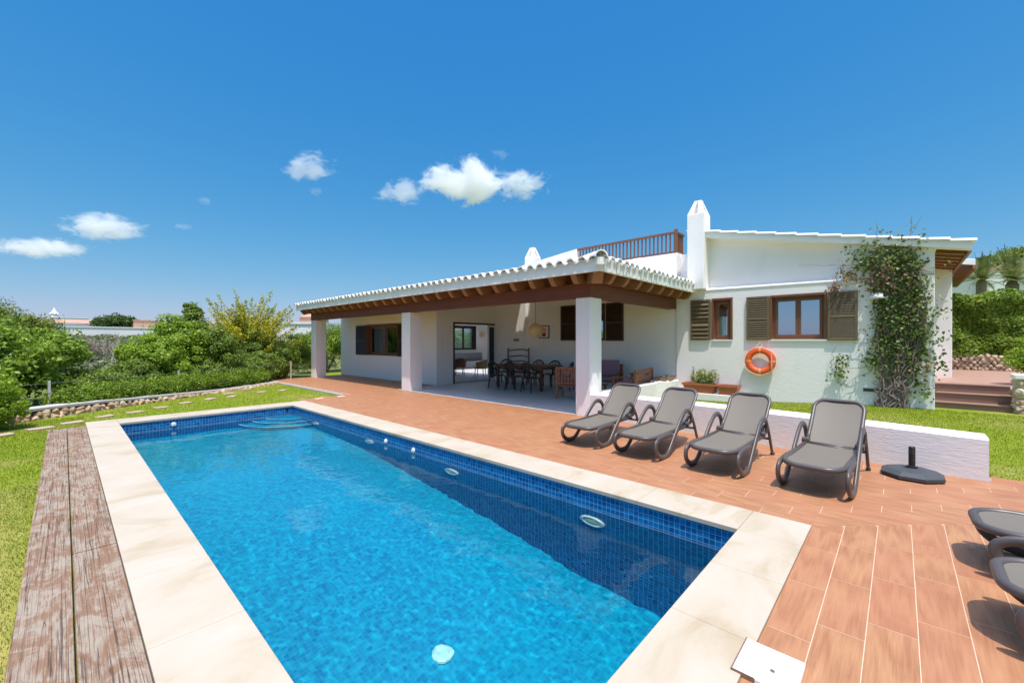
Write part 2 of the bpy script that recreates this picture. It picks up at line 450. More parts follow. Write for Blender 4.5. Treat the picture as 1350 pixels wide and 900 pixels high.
# ------------------------------------------------------------------ pool
PX0,PX1,PY0,PY1=.69,3.79,.95,10.79
OX0,OX1,OY0,OY1=.28,4.27,.535,11.36
WZ=-.225
def floor_z(y):
    pts=[(.95,-1.80),(2.6,-1.76),(4,-1.60),(5.6,-1.40),(7.8,-1.04),(9.0,-.96),(10.8,-.94)]
    for (a,za),(c,zc) in zip(pts,pts[1:]):
        if y<=c: return za+(zc-za)*(y-a)/(c-a)
    return -.4
b=MB()
ys=[PY0+(PY1-PY0)*k/24 for k in range(25)]
for a,c in zip(ys,ys[1:]):
    za,zc=floor_z(a),floor_z(c)
    b.face([(PX0,a,za),(PX1,a,za),(PX1,c,zc),(PX0,c,zc)],[(PX0,a),(PX1,a),(PX1,c),(PX0,c)])
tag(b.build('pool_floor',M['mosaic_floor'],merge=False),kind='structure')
b=MB()
for a,c in zip(ys,ys[1:]):
    za,zc=floor_z(a),floor_z(c)
    for X,fl in ((PX0,1),(PX1,0)):
        q=[(X,a,za),(X,c,zc),(X,c,-.03),(X,a,-.03)]; u=[(a,za),(c,zc),(c,-.03),(a,-.03)]
        b.face(q if not fl else q[::-1], u if not fl else u[::-1])
for Y in (PY0,PY1):
    z=floor_z(Y); b.face([(PX0,Y,z),(PX1,Y,z),(PX1,Y,-.03),(PX0,Y,-.03)],[(PX0,z),(PX1,z),(PX1,-.03),(PX0,-.03)])
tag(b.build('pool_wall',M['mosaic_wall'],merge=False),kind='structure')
# coping: slabs with hairline joints, overhanging 2 cm
b=MB(); gp=.0010; zt=.012
def slab(x0,x1,y0,y1): b.box(x0+gp,x1-gp,y0+gp,y1-gp,-.03,zt)
ov=.02
n=11
for k in range(n):
    a=PY0+ov+(PY1-PY0-2*ov)*k/n; c=PY0+ov+(PY1-PY0-2*ov)*(k+1)/n
    slab(OX0,PX0+ov,a,c); slab(PX1-ov,OX1,a,c)
xs=[OX0,PX0+ov,1.6,2.4,3.1,PX1-ov,OX1]
for a,c in zip(xs,xs[1:]):
    slab(a,c,PY1-ov,OY1); slab(a,c,OY0,PY0+ov)
tag(b.build('pool_coping',M['coping'],merge=False,bevel=.004),kind='structure')
b=MB(); b.box(OX0+.01,PX0-.004,OY0+.01,OY1-.01,-.3,-.032); b.box(PX1+.004,OX1-.01,OY0+.01,OY1-.01,-.3,-.032)
b.box(PX0-.004,PX1+.004,OY0+.01,PY0-.004,-.3,-.032); b.box(PX0-.004,PX1+.004,PY1+.004,OY1-.01,-.3,-.032)
tag(b.build('pool_kerb_bed',M['concrete'],merge=False),kind='structure')
b=MB(); nxw,nyw=170,540; rows=[]
def wave(x,y):
    f=lambda k,ox: mnoise.noise(Vector((x*k+ox,y*k*.85,ox)))
    return .0024*f(2.1,3)+.0014*f(5.0,9)+.0008*f(11,17)+.00042*f(22,31)
for i in range(nxw+1):
    x=PX0+(PX1-PX0)*i/nxw; rows.append([(x,PY0+(PY1-PY0)*k/nyw,WZ+wave(x,PY0+(PY1-PY0)*k/nyw)) for k in range(nyw+1)])
b.grid(rows[::-1])
wo=b.build('water',M['water'],smooth=True,merge=False); tag(wo,kind='structure')
wo.cycles.is_caustics_caster=True
# curved corner steps
b=MB()
for r,z in ((1.12,-.62),(.86,-.44),(.58,-.29)):
    cx,cy=PX1-.004,PY1-.004
    pts=[(cx-r*1.0*math.cos(a),cy-r*math.sin(a)) for a in [math.pi/2*k/20 for k in range(21)]]
    b.face([(cx,cy,z)]+[(x,y,z) for x,y in pts],[(cx,cy)]+[(x,y) for x,y in pts])
    for p,q in zip(pts,pts[1:]): b.face([(p[0],p[1],-1),(q[0],q[1],-1),(q[0],q[1],z),(p[0],p[1],z)],[(p[0],-.5),(q[0],-.5),(q[0],z),(p[0],z)])
st=b.build('pool_steps',M['mosaic_floor'],merge=False); tag(st,kind='structure')
b=MB()
for r,z in ((1.12,-.62),(.86,-.44),(.58,-.29)):
    pts=[(PX1-.004-r*math.cos(a),PY1-.004-r*math.sin(a),z+.004) for a in [math.pi/2*k/20 for k in range(21)]]
    b.tube(pts,.016,6)
tag(b.build('step_edge',M['plastic_white'],st))
# lights, returns, drain, overflow
poslab={9.41:'farthest round underwater lamp, close to the curved pool steps',7.04:'round underwater lamp on the right pool wall between the two small inlets and the steps',
 4.69:'round underwater lamp midway along the dark blue pool wall',2.36:'largest-looking oval underwater lamp, nearest the pool corner by the tiles'}
for y,lab in poslab.items():
    e=empty('pool_light',(PX1-.002,y,-.50 if y<5 else -.38),label=lab,cat='pool lamp',group='lamps along the right pool wall')
    rim=MB(); 
    def circ(r,x,n=28): return [(x,r*math.cos(2*math.pi*k/n),r*math.sin(2*math.pi*k/n)*.72) for k in range(n)]
    rim.grid([circ(.15,0),circ(.15,-.02),circ(.135,-.03),circ(.10,-.03),circ(.10,-.02)],True); rim.build('rim',M['plastic_white'],e,smooth=True)
    l=MB(); l.grid([circ(.10,-.02),circ(.06,-.030),circ(.001,-.034)],True); l.build('lens',M['lens'],e,smooth=True)
for loc,lab,rx in (((PX1-.003,6.49,-.17),'small white water inlet on the right pool wall, farther from the lens of the photo',0),
               ((PX1-.003,5.66,-.18),'small white water inlet on the right pool wall with a splash notch, nearer one',0),
               ((1.52,PY1-.003,-.13),'small white water inlet on the far short pool wall',1),):
    e=MB(); n=16
    for r0,x0,r1,x1 in ((.045,0,.04,-.012),(.04,-.012,.018,-.012),(.018,-.012,.016,-.03)):
        e.grid([[(x0,r0*math.cos(a),r0*math.sin(a)) for a in [2*math.pi*k/n for k in range(n)]],[(x1,r1*math.cos(a),r1*math.sin(a)) for a in [2*math.pi*k/n for k in range(n)]]],True)
    e.ngon([(-.029,.016*math.cos(a),.016*math.sin(a)) for a in [2*math.pi*k/n for k in range(n)]])
    o=e.build('water_inlet',M['plastic_white'],smooth=False); o.location=loc; o.rotation_euler=(0,0,R(90) if rx else 0); tag(o,lab,'pool inlet','pool water inlets')
    if rx: o.rotation_euler=(0,0,-R(90)); o.location=(loc[0],PY1-.003,loc[2]); o.rotation_euler=(0,0,R(90)*1); 
e=MB(); n=12
e.lathe([(.03,0),(.03,.01),(.018,.012),(.018,.002),(.001,.002)],n=16); o=e.build('overflow_hole',M['black'],smooth=False); o.location=(3.66,PY1-.001,-.085); o.rotation_euler=(R(90),0,0); tag(o,'small black overflow hole high in the far pool corner','pool fitting')
e=MB(); e.lathe([(.098,0),(.094,.018),(.08,.024),(.075,.018),(.052,.021),(.048,.028),(.025,.03),(.001,.032)],n=12)
o=e.build('floor_drain',M['drain'],smooth=False); o.location=(2.16,2.80,floor_z(2.80)+.002); tag(o,'pale scalloped drain cover on the blue pool floor','drain')

# ------------------------------------------------------------------ deck planks
def clip(poly, a, bb, c):   # keep a*x+b*y<=c
    out=[]
    for i in range(len(poly)):
        p=poly[i]; q=poly[(i+1)%len(poly)]
        fp=a*p[0]+bb*p[1]-c; fq=a*q[0]+bb*q[1]-c
        if fp<=0: out.append(p)
        if fp*fq<0:
            t=fp/(fp-fq); out.append((p[0]+(q[0]-p[0])*t,p[1]+(q[1]-p[1])*t))
    return out
deck=MB(); W=.2035; L=.6105; G=.0019
def put(poly, along, z=0.0):
    if len(poly)<3: return
    A=sum(poly[i][0]*poly[(i+1)%len(poly)][1]-poly[(i+1)%len(poly)][0]*poly[i][1] for i in range(len(poly)))/2
    if abs(A)<.0008: return
    if A<0: poly=poly[::-1]
    ox,oy=rnd.uniform(0,40),rnd.uniform(0,40)
    uv=[((y+ox,x+oy) if along=='y' else (x+ox,y+oy)) for x,y in poly]
    deck.face([(x,y,z) for x,y in poly],uv)
def planks(rects, along, x0, y0, extra=(), z=0.0):
    for (ax,bx,ay,by) in rects:
        if along=='y':
            r0=int(math.floor((ax-x0)/W)); r1=int(math.ceil((bx-x0)/W))
            for r in range(r0,r1):
                yb=y0-r*W; k0=int(math.floor((ay-yb)/L)); k1=int(math.ceil((by-yb)/L))
                for k in range(k0,k1):
                    p=[(x0+r*W+G,yb+k*L+G),(x0+(r+1)*W-G,yb+k*L+G),(x0+(r+1)*W-G,yb+(k+1)*L-G),(x0+r*W+G,yb+(k+1)*L-G)]
                    for cl in ((-1,0,-ax),(1,0,bx),(0,-1,-ay),(0,1,by))+tuple(extra): p=clip(p,*cl) if len(p)>2 else p
                    put(p,'y',z)
        else:
            r0=int(math.floor((y0-by)/W)); r1=int(math.ceil((y0-ay)/W))
            for r in range(r0,r1):
                xb=x0+r*W; k0=int(math.floor((ax-xb)/L)); k1=int(math.ceil((bx-xb)/L))
                for k in range(k0,k1):
                    p=[(xb+k*L+G,y0-(r+1)*W+G),(xb+(k+1)*L-G,y0-(r+1)*W+G),(xb+(k+1)*L-G,y0-r*W-G),(xb+k*L+G,y0-r*W-G)]
                    for cl in ((-1,0,-ax),(1,0,bx),(0,-1,-ay),(0,1,by))+tuple(extra): p=clip(p,*cl) if len(p)>2 else p
                    put(p,'x',z)
mit=(4.27,.535)
# right of the pool (planks run along the pool); mitre: x+y >= mit sum, i.e. above diagonal
planks([(4.27,5.72,.535,18.75),(5.72,7.38,.535,18.75),(4.27,5.72,11.36,11.36),(7.38,8.95,11.95,18.95)],'y',4.245,.93,extra=())
# diagonal zone south of y=.535
planks([(4.27,7.24,-6,.535)],'y',4.245,.93,extra=((-1,-1,-(mit[0]+mit[1])),))
planks([(-.6,4.27,-6,.535),(4.27,7.24,-6,.535)],'x',3.84,.535,extra=((1,1,mit[0]+mit[1]),))
# drop planks over the far-left lawn notch
keep_f=[];keep_uv=[]
for f,u in zip(deck.f,deck.uv):
    cx=sum(deck.v[i][0] for i in f)/len(f); cy=sum(deck.v[i][1] for i in f)/len(f)
    if cx<5.70 and cy>11.70: continue
    keep_f.append(f); keep_uv.append(u)
deck.f=keep_f; deck.uv=keep_uv
tag(deck.build('deck',M['deck'],merge=False),kind='structure')
b=MB()
zz=-.0008
b.box(4.27,5.70,.53,11.70,-.12,zz); b.box(5.70,7.38,.53,18.75,-.12,zz); b.box(7.38,8.95,11.95,18.95,-.12,zz)
b.box(-.6,7.24,-6,.53,-.12,zz)
tag(b.build('deck_base',M['grout'],merge=False),kind='structure')
b=MB(); b.box(5.62,5.695,11.72,18.8,-.16,-.03); b.box(4.3,5.62,11.705,11.78,-.16,-.03)
tag(b.build('deck_kerb',M['concrete'],merge=False),kind='structure')
# grey porch floor
b=MB(); 
for i in range(8):
    for j in range(13):
        x0=7.39+i*.57; y0=4.66+j*.56; b.box(x0+.0015,min(x0+.57,11.95)-.0015,y0+.0015,min(y0+.56,11.95)-.0015,-.08,.004)
tag(b.build('porch_floor',M['greyfloor'],merge=False),kind='structure')
b=MB(); b.box(7.385,11.95,4.66,11.95,-.1,.0015); tag(b.build('porch_floor_bed',M['concrete'],merge=False),kind='structure')

# ------------------------------------------------------------------ boardwalk
bw=empty('boardwalk',(0,0,0),label='weathered wooden boards with flaking brown paint along the left pool edge',cat='boardwalk')
for i,(x0,x1,y0,y1) in enumerate([(-.185,.036,.4,10.86),(.044,.276,.4,4.395),(.044,.276,4.405,10.84)]):
    q=MB(); ny=int((y1-y0)/.25)
    q.box(x0,x1,y0,y1,-.05,.004+.002*i); q.build('board',M['weathered'],bw,bevel=.004)

# ------------------------------------------------------------------ far-left low stone wall
def rocks(mb, pts_fn, n, size, seed, flat=.75):
    rs=random.Random(seed)
    for k in range(n):
        c,s=pts_fn(rs)
        s*=rs.uniform(.75,1.2)
        M3=Matrix.Rotation(rs.uniform(0,6.28),4,Vector((rs.uniform(-1,1),rs.uniform(-1,1),rs.uniform(-1,1))).normalized())
        rows=[]
        nu,nv=8,5; off=Vector((rs.uniform(0,99),rs.uniform(0,99),0))
        sc=Vector((1,rs.uniform(.65,.95),rs.uniform(.6,.85)))
        base=len(mb.v)
        for i in range(nv+1):
            ph=math.pi*i/nv; row=[]
            for j in range(nu):
                th=2*math.pi*j/nu; d=Vector((math.sin(ph)*math.cos(th),math.sin(ph)*math.sin(th),math.cos(ph)))
                rr=1+.35*mnoise.noise(d*1.3+off)
                # squarish
                m=max(abs(d.x),abs(d.y),abs(d.z)); d2=d*(.6+.4/m)
                row.append(c+M3@Vector((d2.x*sc.x*rr*s,d2.y*sc.y*rr*s,d2.z*sc.z*rr*s)))
            rows.append(row)
        mb.grid(rows,True)
def wall_line(t): return Vector((-3.2+8.9*t, 11.13+6.55*t,0))
lw=empty('low_stone_wall',(0,0,0),label='low dry-stone kerb wall with grey coping at the edge of the left lawn',cat='stone wall')
q=MB(); dirv=(wall_line(1)-wall_line(0)).normalized(); nrm=Vector((dirv.y,-dirv.x,0))
Lw=(wall_line(1)-wall_line(0)).length; N=int(Lw/.155)
for lay,(h,sz) in enumerate(((0.03,.10),(.13,.085))):
    for k in range(N):
        t=(k+.5*lay+rnd.uniform(-.15,.15))/N
        p=wall_line(t); g0=ground_h(p.x,p.y)
        fade=1-.85*sm(.32,.8,t)
        hh=g0-.02+h*fade
        rocks(q,lambda rs,p=p,hh=hh,sz=sz: (Vector((p.x,p.y,0))+nrm*rs.uniform(-.0,.03)+Vector((0,0,hh)),sz),1,0,rnd.randint(0,99999))
q.build('stones',M['rock'],lw,merge=False)
q=MB(); K=30
rows=[]
for k in range(K+1):
    t=k/K; p=wall_line(t); fade=1-.85*sm(.32,.8,t); z=ground_h(p.x,p.y)+.19*fade
    jit=rnd.uniform(-.008,.008); a=p+nrm*.04; c=p-nrm*.30
    rows.append([(a.x,a.y,z+jit),(a.x,a.y,z+.055+jit),(c.x,c.y,z+.06+jit),(c.x,c.y,z-.15)])
q.grid(rows); q.face([rows[-1][i] for i in range(4)]); q.build('coping',M['concrete'],lw,bevel=.008)
q=MB(); rows=[]
for k in range(K+1):
    t=k/K; p=wall_line(t); z=ground_h(p.x,p.y); fade=1-.85*sm(.32,.8,t); a=p-nrm*.03
    rows.append([(a.x,a.y,z-.1),(a.x,a.y,z+.19*fade)])
q.grid(rows); q.build('core',M['soil'],lw)
# fence: posts and wires
fe=empty('wire_fence',(0,0,0),label='thin wire fence on slim concrete posts behind the left lawn',cat='fence')
posts=[]
for (x,y,h) in ((-.22,14.0,.72),(2.35,15.85,.75),(6.35,18.3,.80),(-2.7,11.9,.75)):
    z=ground_h(x,y); q=MB(); q.box(x-.024,x+.024,y-.024,y+.024,z-.1,z+h+.02); q.build('post',M['concrete'],fe,bevel=.006); posts.append((x,y,z))
posts.sort()
q=MB()
for a,c in zip(posts,posts[1:]):
    for hz in (.62,):
        q.tube([(a[0],a[1],a[2]+hz+.08),((a[0]+c[0])/2,(a[1]+c[1])/2,(a[2]+c[2])/2+hz+.065),(c[0],c[1],c[2]+hz+.08)],.0016,4)
q.build('wires',M['concrete'],fe)

# stepping stones
ss=[(-.3,11.59),(.13,11.99),(.62,12.53),(1.1,12.79),(1.6,13.25),(2.18,13.79),(2.81,14.22),(3.51,15.3),(3.38,14.4),(4.22,16.2),(4.3,14.95),(4.95,15.0),(-.75,11.2)]
names=['beside the bush at the left','left of the boardwalk end','just beyond the boardwalk','fourth from the left bush','level with the pool corner',
 'beyond the middle of the far coping','sixth along the path from the boardwalk','farther path near the hedge','paired with its neighbour near the hedge','last by the hedge','lone one nearer the deck','closest to the raised deck kerb','half under the left bush']
for (x,y),nm in zip(ss,names):
    w,h=rnd.uniform(.26,.32),rnd.uniform(.17,.21); a=rnd.uniform(-.35,.35); z=ground_h(x,y)
    poly=[(w/2*sx+rnd.uniform(-.03,.03),h/2*sy+rnd.uniform(-.02,.02)) for sx,sy in ((-1,-1),(0,-1.1),(1,-1),(1.05,0),(1,1),(0,1.05),(-1,1),(-1.05,0))]
    q=MB(); q.prism(poly,-.04,.030); o=q.build('stepping_stone',M['stepstone'],bevel=.006); o.location=(x,y,z); o.rotation_euler=(0,0,a+.6)
    tag(o,'flat sandstone stepping stone in the lawn, '+nm,'stepping stone','stepping stones across the left lawn')

# ------------------------------------------------------------------ wall with holes
def wall_holes(mb, fixed, f0, f1, axis, u0, u1, z0, z1, holes):
    """axis 'x': plane x=f0..f1, u=y ; axis 'y': plane y=f0..f1, u=x"""
    us=sorted({u0,u1}|{h[0] for h in holes}|{h[1] for h in holes}); zs=sorted({z0,z1}|{h[2] for h in holes}|{h[3] for h in holes})
    def solid(i,j):
        if i<0 or j<0 or i>=len(us)-1 or j>=len(zs)-1: return False
        cu=(us[i]+us[i+1])/2; cz=(zs[j]+zs[j+1])/2
        return not any(h[0]<cu<h[1] and h[2]<cz<h[3] for h in holes)
    P=(lambda f,u,z:(f,u,z)) if axis=='x' else (lambda f,u,z:(u,f,z))
    for i in range(len(us)-1):
        for j in range(len(zs)-1):
            if not solid(i,j): continue
            a,c,d,e=us[i],us[i+1],zs[j],zs[j+1]
            mb.face([P(f0,a,d),P(f0,c,d),P(f0,c,e),P(f0,a,e)]); mb.face([P(f1,a,d),P(f1,a,e),P(f1,c,e),P(f1,c,d)])
            if not solid(i-1,j): mb.face([P(f0,a,d),P(f0,a,e),P(f1,a,e),P(f1,a,d)])
            if not solid(i+1,j): mb.face([P(f0,c,d),P(f1,c,d),P(f1,c,e),P(f0,c,e)])
            if not solid(i,j-1): mb.face([P(f0,a,d),P(f1,a,d),P(f1,c,d),P(f0,c,d)])
            if not solid(i,j+1): mb.face([P(f0,a,e),P(f0,c,e),P(f1,c,e),P(f1,a,e)])

# ------------------------------------------------------------------ villa
V=empty('villa',(0,0,0),label='white single-storey villa with tiled porch, brown shutters and roof terrace',cat='house')
PL=M['plaster']
def vpart(name, mb, mat=PL, bevel=0, **k): return mb.build(name,mat,V,bevel=bevel,**k)
w=MB(); wall_holes(w,0,8.95,9.2,'x',11.95,19.40,-.1,3.27,[(14.45,16.85,.97,2.23)]); vpart('wall',w,bevel=.012)
w=MB(); wall_holes(w,0,11.95,12.2,'y',9.2,18.4,-.1,3.27,[(9.76,11.84,-.1,2.22)]); vpart('wall',w)
w=MB(); wall_holes(w,0,19.15,19.4,'y',9.2,18.4,-.1,3.27,[(10.9,12.9,.95,2.25),(15.5,17.3,1.05,2.45)]); vpart('wall',w)
w=MB(); w.box(18.4,18.65,11.95,19.4,-.1,3.27); vpart('wall',w)
w=MB(); w.box(9.2,18.4,12.2,19.15,-.06,.02); vpart('floor',w,M['greyfloor'])
w=MB()
for (a,c,d,e_) in ((9.2,13.0,12.2,19.15),(16.4,18.4,12.2,19.15),(13.0,16.4,12.2,13.4),(13.0,16.4,16.8,19.15)): w.box(a,c,d,e_,2.62,2.7)
vpart('ceiling',w,M['white_paint'])  # gap in this unseen ceiling is added so sun brightens the room
# porch back wall and pilaster
w=MB(); wall_holes(w,0,11.95,12.2,'x',4.66,10.31,-.1,4.05,[]); vpart('wall',w)
w=MB(); w.box(11.83,12.2,10.31,11.948,-.1,3.6); vpart('wall',w,bevel=.01)
# facade
w=MB(); wall_holes(w,0,11.9,12.15,'x',-.53,4.658,-.4,2.93,[(1.24,2.30,1.60,2.64),(3.22,3.66,1.60,2.66)]); vpart('wall',w,bevel=.015)
w=MB(); # ledge sloping back to the upper wall
w.face([(11.885,.92,2.90),(11.885,4.20,2.93),(11.885,4.20,2.955),(11.885,.92,2.925)])
w.face([(11.885,.92,2.925),(11.885,4.20,2.955),(12.12,4.20,3.03),(12.12,.92,3.00)]); w.face([(11.885,.92,2.90),(12.12,.92,2.90),(12.12,.92,3.0),(11.885,.92,2.925)])
w.face([(11.885,.92,2.90),(12.12,.92,2.90),(12.12,4.2,2.93),(11.885,4.20,2.93)]); vpart('ledge',w)
def rz(y): return 4.34-.216*(3.76-y)
w=MB(); w.face([(12.1,.92,2.9),(12.1,4.2,2.9),(12.1,4.2,rz(4.2)),(12.1,.92,rz(.92))]); 
w.face([(11.9,-.53,2.9),(11.9,.92,2.9),(11.9,.92,rz(.92)),(11.9,-.53,rz(-.53))]); w.face([(11.9,.92,2.9),(12.1,.92,2.9),(12.1,.92,rz(.92)),(11.9,.92,rz(.92))])
w.face([(11.9,-.53,2.9),(11.9,-.53,rz(-.53)),(12.3,-.53,rz(-.53)),(12.3,-.53,2.9)])
vpart('gable_wall',w)
w=MB(); w.box(12.15,15.0,-.53,-.35,-.3,3.38); vpart('wall',w)
w=MB(); w.box(12.2,20,4.46,4.655,3.0,4.06); vpart('wall',w)
# main roof (rake over facade, eave to the right)
w=MB(); yA,yB=4.3,-1.03
def slabroof(mb,x0,x1,y0,y1,zf,t):
    p=[(x0,y0,zf(y0)),(x1,y0,zf(y0)),(x1,y1,zf(y1)),(x0,y1,zf(y1))]; q=[(a,c,z+t) for a,c,z in p]
    mb.face(p[::-1]); mb.face(q)
    for i in range(4): j=(i+1)%4; mb.face([p[i],p[j],q[j],q[i]])
slabroof(w,12.01,16.0,yA,-.56,rz,.15); vpart('roof',w,M['tile_white'],bevel=.01)
# rake fascia runs down to the eave corner
w=MB(); slabroof(w,11.80,12.008,1.0 if False else yA,yB,lambda y: rz(y)+.004,.16); 
fas=vpart('fascia',w,M['tile_white'],bevel=.01)
w=MB(); slabroof(w,12.01,16.0,-.565,yB,lambda y: rz(y)+.10,.05); vpart('roof',w,M['tile_white'])
w=MB(); w.face([(12.01,-.56,rz(-.56)+.09),(16,-.56,rz(-.56)+.09),(16,-1.0,rz(-1.0)+.09),(12.01,-1.0,rz(-1.0)+.09)]); vpart('soffit',w,M['ceil'])
for i in range(8):
    x=12.45+i*.5; w=MB(); slabroof(w,x,x+.12,-.56,-.98,rz,.09); vpart('rafter',w,M['rafter_y'])
w=MB(); slabroof(w,12.01,16.0,-1.0,yB-.01,lambda y: rz(y)-.01,.11); vpart('fascia',w,M['rafter'])
# courses of tiles along the rake
w=MB(); k=0; y=yA
while y>yB-.04:
    y2=max(y-.42,yB-.06); zt0=rz(y)+.155; zt1=rz(y2)+.185
    for xc in (11.86,12.08,12.30):
        r0=[(xc-.085*math.cos(a),y+.04,zt0+.052*math.sin(a)) for a in [math.pi*i/7 for i in range(8)]]
        r1=[(xc-.098*math.cos(a),y2,zt1+.062*math.sin(a)-.015) for a in [math.pi*i/7 for i in range(8)]]
        w.grid([r0,r1]); r2=[(p[0],p[1],p[2]-.028) for p in r1]; w.grid([r1,r2])
    y=y2
    if y<=yB-.05: break
vpart('rake_tiles',w,M['tile_white'],merge=False)
# chimneys
def chimney(xc0,xc1,yc0,yc1,z0,z1,zc):
    w=MB(); w.box(xc0,xc1,yc0,yc1,z0,z1); ch=vpart('chimney',w,bevel=.02)
    c=MB(); mx=(xc0+xc1)/2; my=(yc0+yc1)/2; hx=(xc1-xc0)/2; hy=(yc1-yc0)/2; t=.155
    topx,topy=.075,.08
    # four leaning corner slabs forming a tapered open hood
    for sx in (-1,1):
        for sy in (-1,1):
            bx0,bx1=mx+sx*hx*.97,mx+sx*(hx-t); by0,by1=my+sy*hy*.97,my+sy*(hy-t)
            tx0,tx1=mx+sx*topx,mx+sx*.005; ty0,ty1=my+sy*topy,my+sy*.005
            bt=[(bx0,by0),(bx1,by0),(bx1,by1),(bx0,by1)]; tp=[(tx0,ty0),(tx1,ty0),(tx1,ty1),(tx0,ty1)]
            for i in range(4):
                j=(i+1)%4; c.face([(*bt[i],z1),(*bt[j],z1),(*tp[j],zc),(*tp[i],zc)])
    c.box(mx-topx-.01,mx+topx+.01,my-topy-.01,my+topy+.01,zc-.03,zc)
    cc=.14
    c.box(mx-hx*.25,mx+hx*.25,my-hy*.25,my+hy*.25,z1,z1+(zc-z1)*.6)
    c.build('hood',PL,ch)
chimney(11.67,12.20,3.83,4.27,2.96,5.02,5.42)
chimney(12.30,12.75,10.30,10.75,3.9,4.82,5.22)
# parapet and terrace
w=MB(); w.face([(12.0,8.12,3.9),(12.0,10.62,3.9),(12.0,10.62,4.46),(12.0,8.12,4.73)]); w.face([(12.22,8.12,3.9),(12.22,10.62,3.9),(12.22,10.62,4.46),(12.22,8.12,4.73)][::-1])
w.face([(12.0,8.12,4.73),(12.0,10.62,4.46),(12.22,10.62,4.46),(12.22,8.12,4.73)]); w.face([(12.0,10.62,3.9),(12.22,10.62,3.9),(12.22,10.62,4.46),(12.0,10.62,4.46)]); w.face([(12.0,8.12,3.9),(12.0,8.12,4.73),(12.22,8.12,4.73),(12.22,8.12,3.9)])
vpart('parapet',w,bevel=.01)
w=MB(); w.box(12.0,12.22,4.655,8.118,3.95,4.10); vpart('parapet',w,bevel=.01)
w=MB(); w.box(12.22,12.68,4.655,4.80,3.95,4.10); vpart('parapet',w)
w=MB(); w.box(12.0,14.0,10.31,12.3,3.3,4.3); vpart('wall',w)
w=MB(); w.box(12.22,19,4.8,11.5,3.9,3.98); vpart('terrace_floor',w,M['pinkroof'])
ra=MB(); ra.box(12.04,12.12,4.70,8.12,4.68,4.74); ra.box(12.05,12.11,4.70,8.12,4.13,4.17); ra.box(12.06,12.66,4.70,4.78,4.682,4.742); ra.box(12.06,12.66,4.71,4.77,4.132,4.172)
rail=vpart('railing',ra,M['rail'])
for k in range(27):
    y=4.74+.125*k+.02; q=MB(); q.box(12.062,12.098,y,y+.035,4.165,4.685); q.build('baluster',M['rail'],rail)
for k in range(6):
    x=12.15+.085*k; q=MB(); q.box(x,x+.03,4.722,4.758,4.165,4.685); q.build('baluster',M['rail'],rail)
q=MB(); q.box(12.035,12.115,4.69,4.77,4.10,4.80); q.build('newel_post',M['rail'],rail)
# roof of the far wing seen through the railing
w=MB(); w.face([(17.5,6.4,4.55),(17.5,11.2,4.9),(21,11.0,5.35),(21,6.6,5.6)]); w.face([(17.5,6.4,4.55),(21,6.6,5.6),(22,6.4,3.9),(17.5,6.3,3.9)]); w.face([(17.5,6.4,3.9),(17.5,11.2,3.9),(17.5,11.2,4.9),(17.5,6.4,4.55)]); vpart('roof',w,M['pinkroof'])
w=MB(); w.tube([(17.5,11.2,4.92),(17.5,8.6,5.20),(17.5,6.4,4.98)],.09,8); w.tube([(17.5,8.6,5.2),(21,8.8,5.7)],.09,8); w.face([(17.52,11.2,4.9),(17.52,8.6,5.2),(17.52,6.4,4.98),(17.52,6.4,4.5),(17.52,11.2,4.5)]); vpart('ridge',w,M['tile_white'])

# columns
for (x0,x1,y0,y1) in ((7.38,7.84,4.66,5.02),(7.38,7.84,11.22,11.70),(7.38,7.84,18.40,18.88)):
    w=MB(); w.box(x0,x1,y0,y1,-.05,2.468); vpart('column',w,bevel=.018)
# beams
w=MB(); w.box(7.36,7.60,4.64,11.30,2.47,2.77); vpart('beam',w,M['beam'],bevel=.008)
w=MB(); w.box(7.365,7.605,11.303,18.86,2.47,2.768); vpart('beam',w,M['beam'],bevel=.008)
w=MB(); w.box(7.603,11.88,4.645,4.885,2.47,2.768); vpart('beam',w,M['beam_x'],bevel=.008)
# rafters along the long side
XE,YE,SL=6.88,4.12,.18
ZB=2.775
def zr(t): return ZB+SL*max(0,t-.55)-.0*t     # underside height above eave distance t
def zu(t): return 2.79+SL*t                    # rafter underside line
def rafter_mb(length, wdt=.125, h=.13, t0=.07):
    """local: along +t; carved tail at t0; returns profile polygons extruded"""
    mb=MB(); prof=[]
    top=lambda t: 2.915+SL*t
    bot=lambda t: 2.765+SL*(t-.5)
    prof.append((t0,top(t0))); prof.append((t0-.005,top(t0)-.05))
    for k in range(5):
        a=k/4; prof.append((t0+.01+.16*a, top(t0)-.05-(top(t0)-.05-bot(.24))*math.sin(a*math.pi/2)))
    prof.append((length,bot(length))); prof.append((length,top(length)))
    n=len(prof)
    mb.face([(t,-wdt/2,z) for t,z in prof]); mb.face([(t,wdt/2,z) for t,z in reversed(prof)])
    for i in range(n):
        j=(i+1)%n; mb.face([(prof[i][0],-wdt/2,prof[i][1]),(prof[i][0],wdt/2,prof[i][1]),(prof[j][0],wdt/2,prof[j][1]),(prof[j][0],-wdt/2,prof[j][1])])
    return mb
y=4.80; k=0
while y<19.0:
    Lr=min(5.0, (y-YE)) if y<9.1 else 5.0
    if y>11.9: Lr=2.02
    o=rafter_mb(Lr).build('rafter',M['rafter'],V,loc=(XE,y,0)); y+=.565; k+=1
x=7.58
while x<11.9:
    o=rafter_mb(max(.5,x-XE)).build('rafter',M['rafter_y'],V,loc=(x,YE,0)); o.rotation_euler=(0,0,R(90)); x+=.60
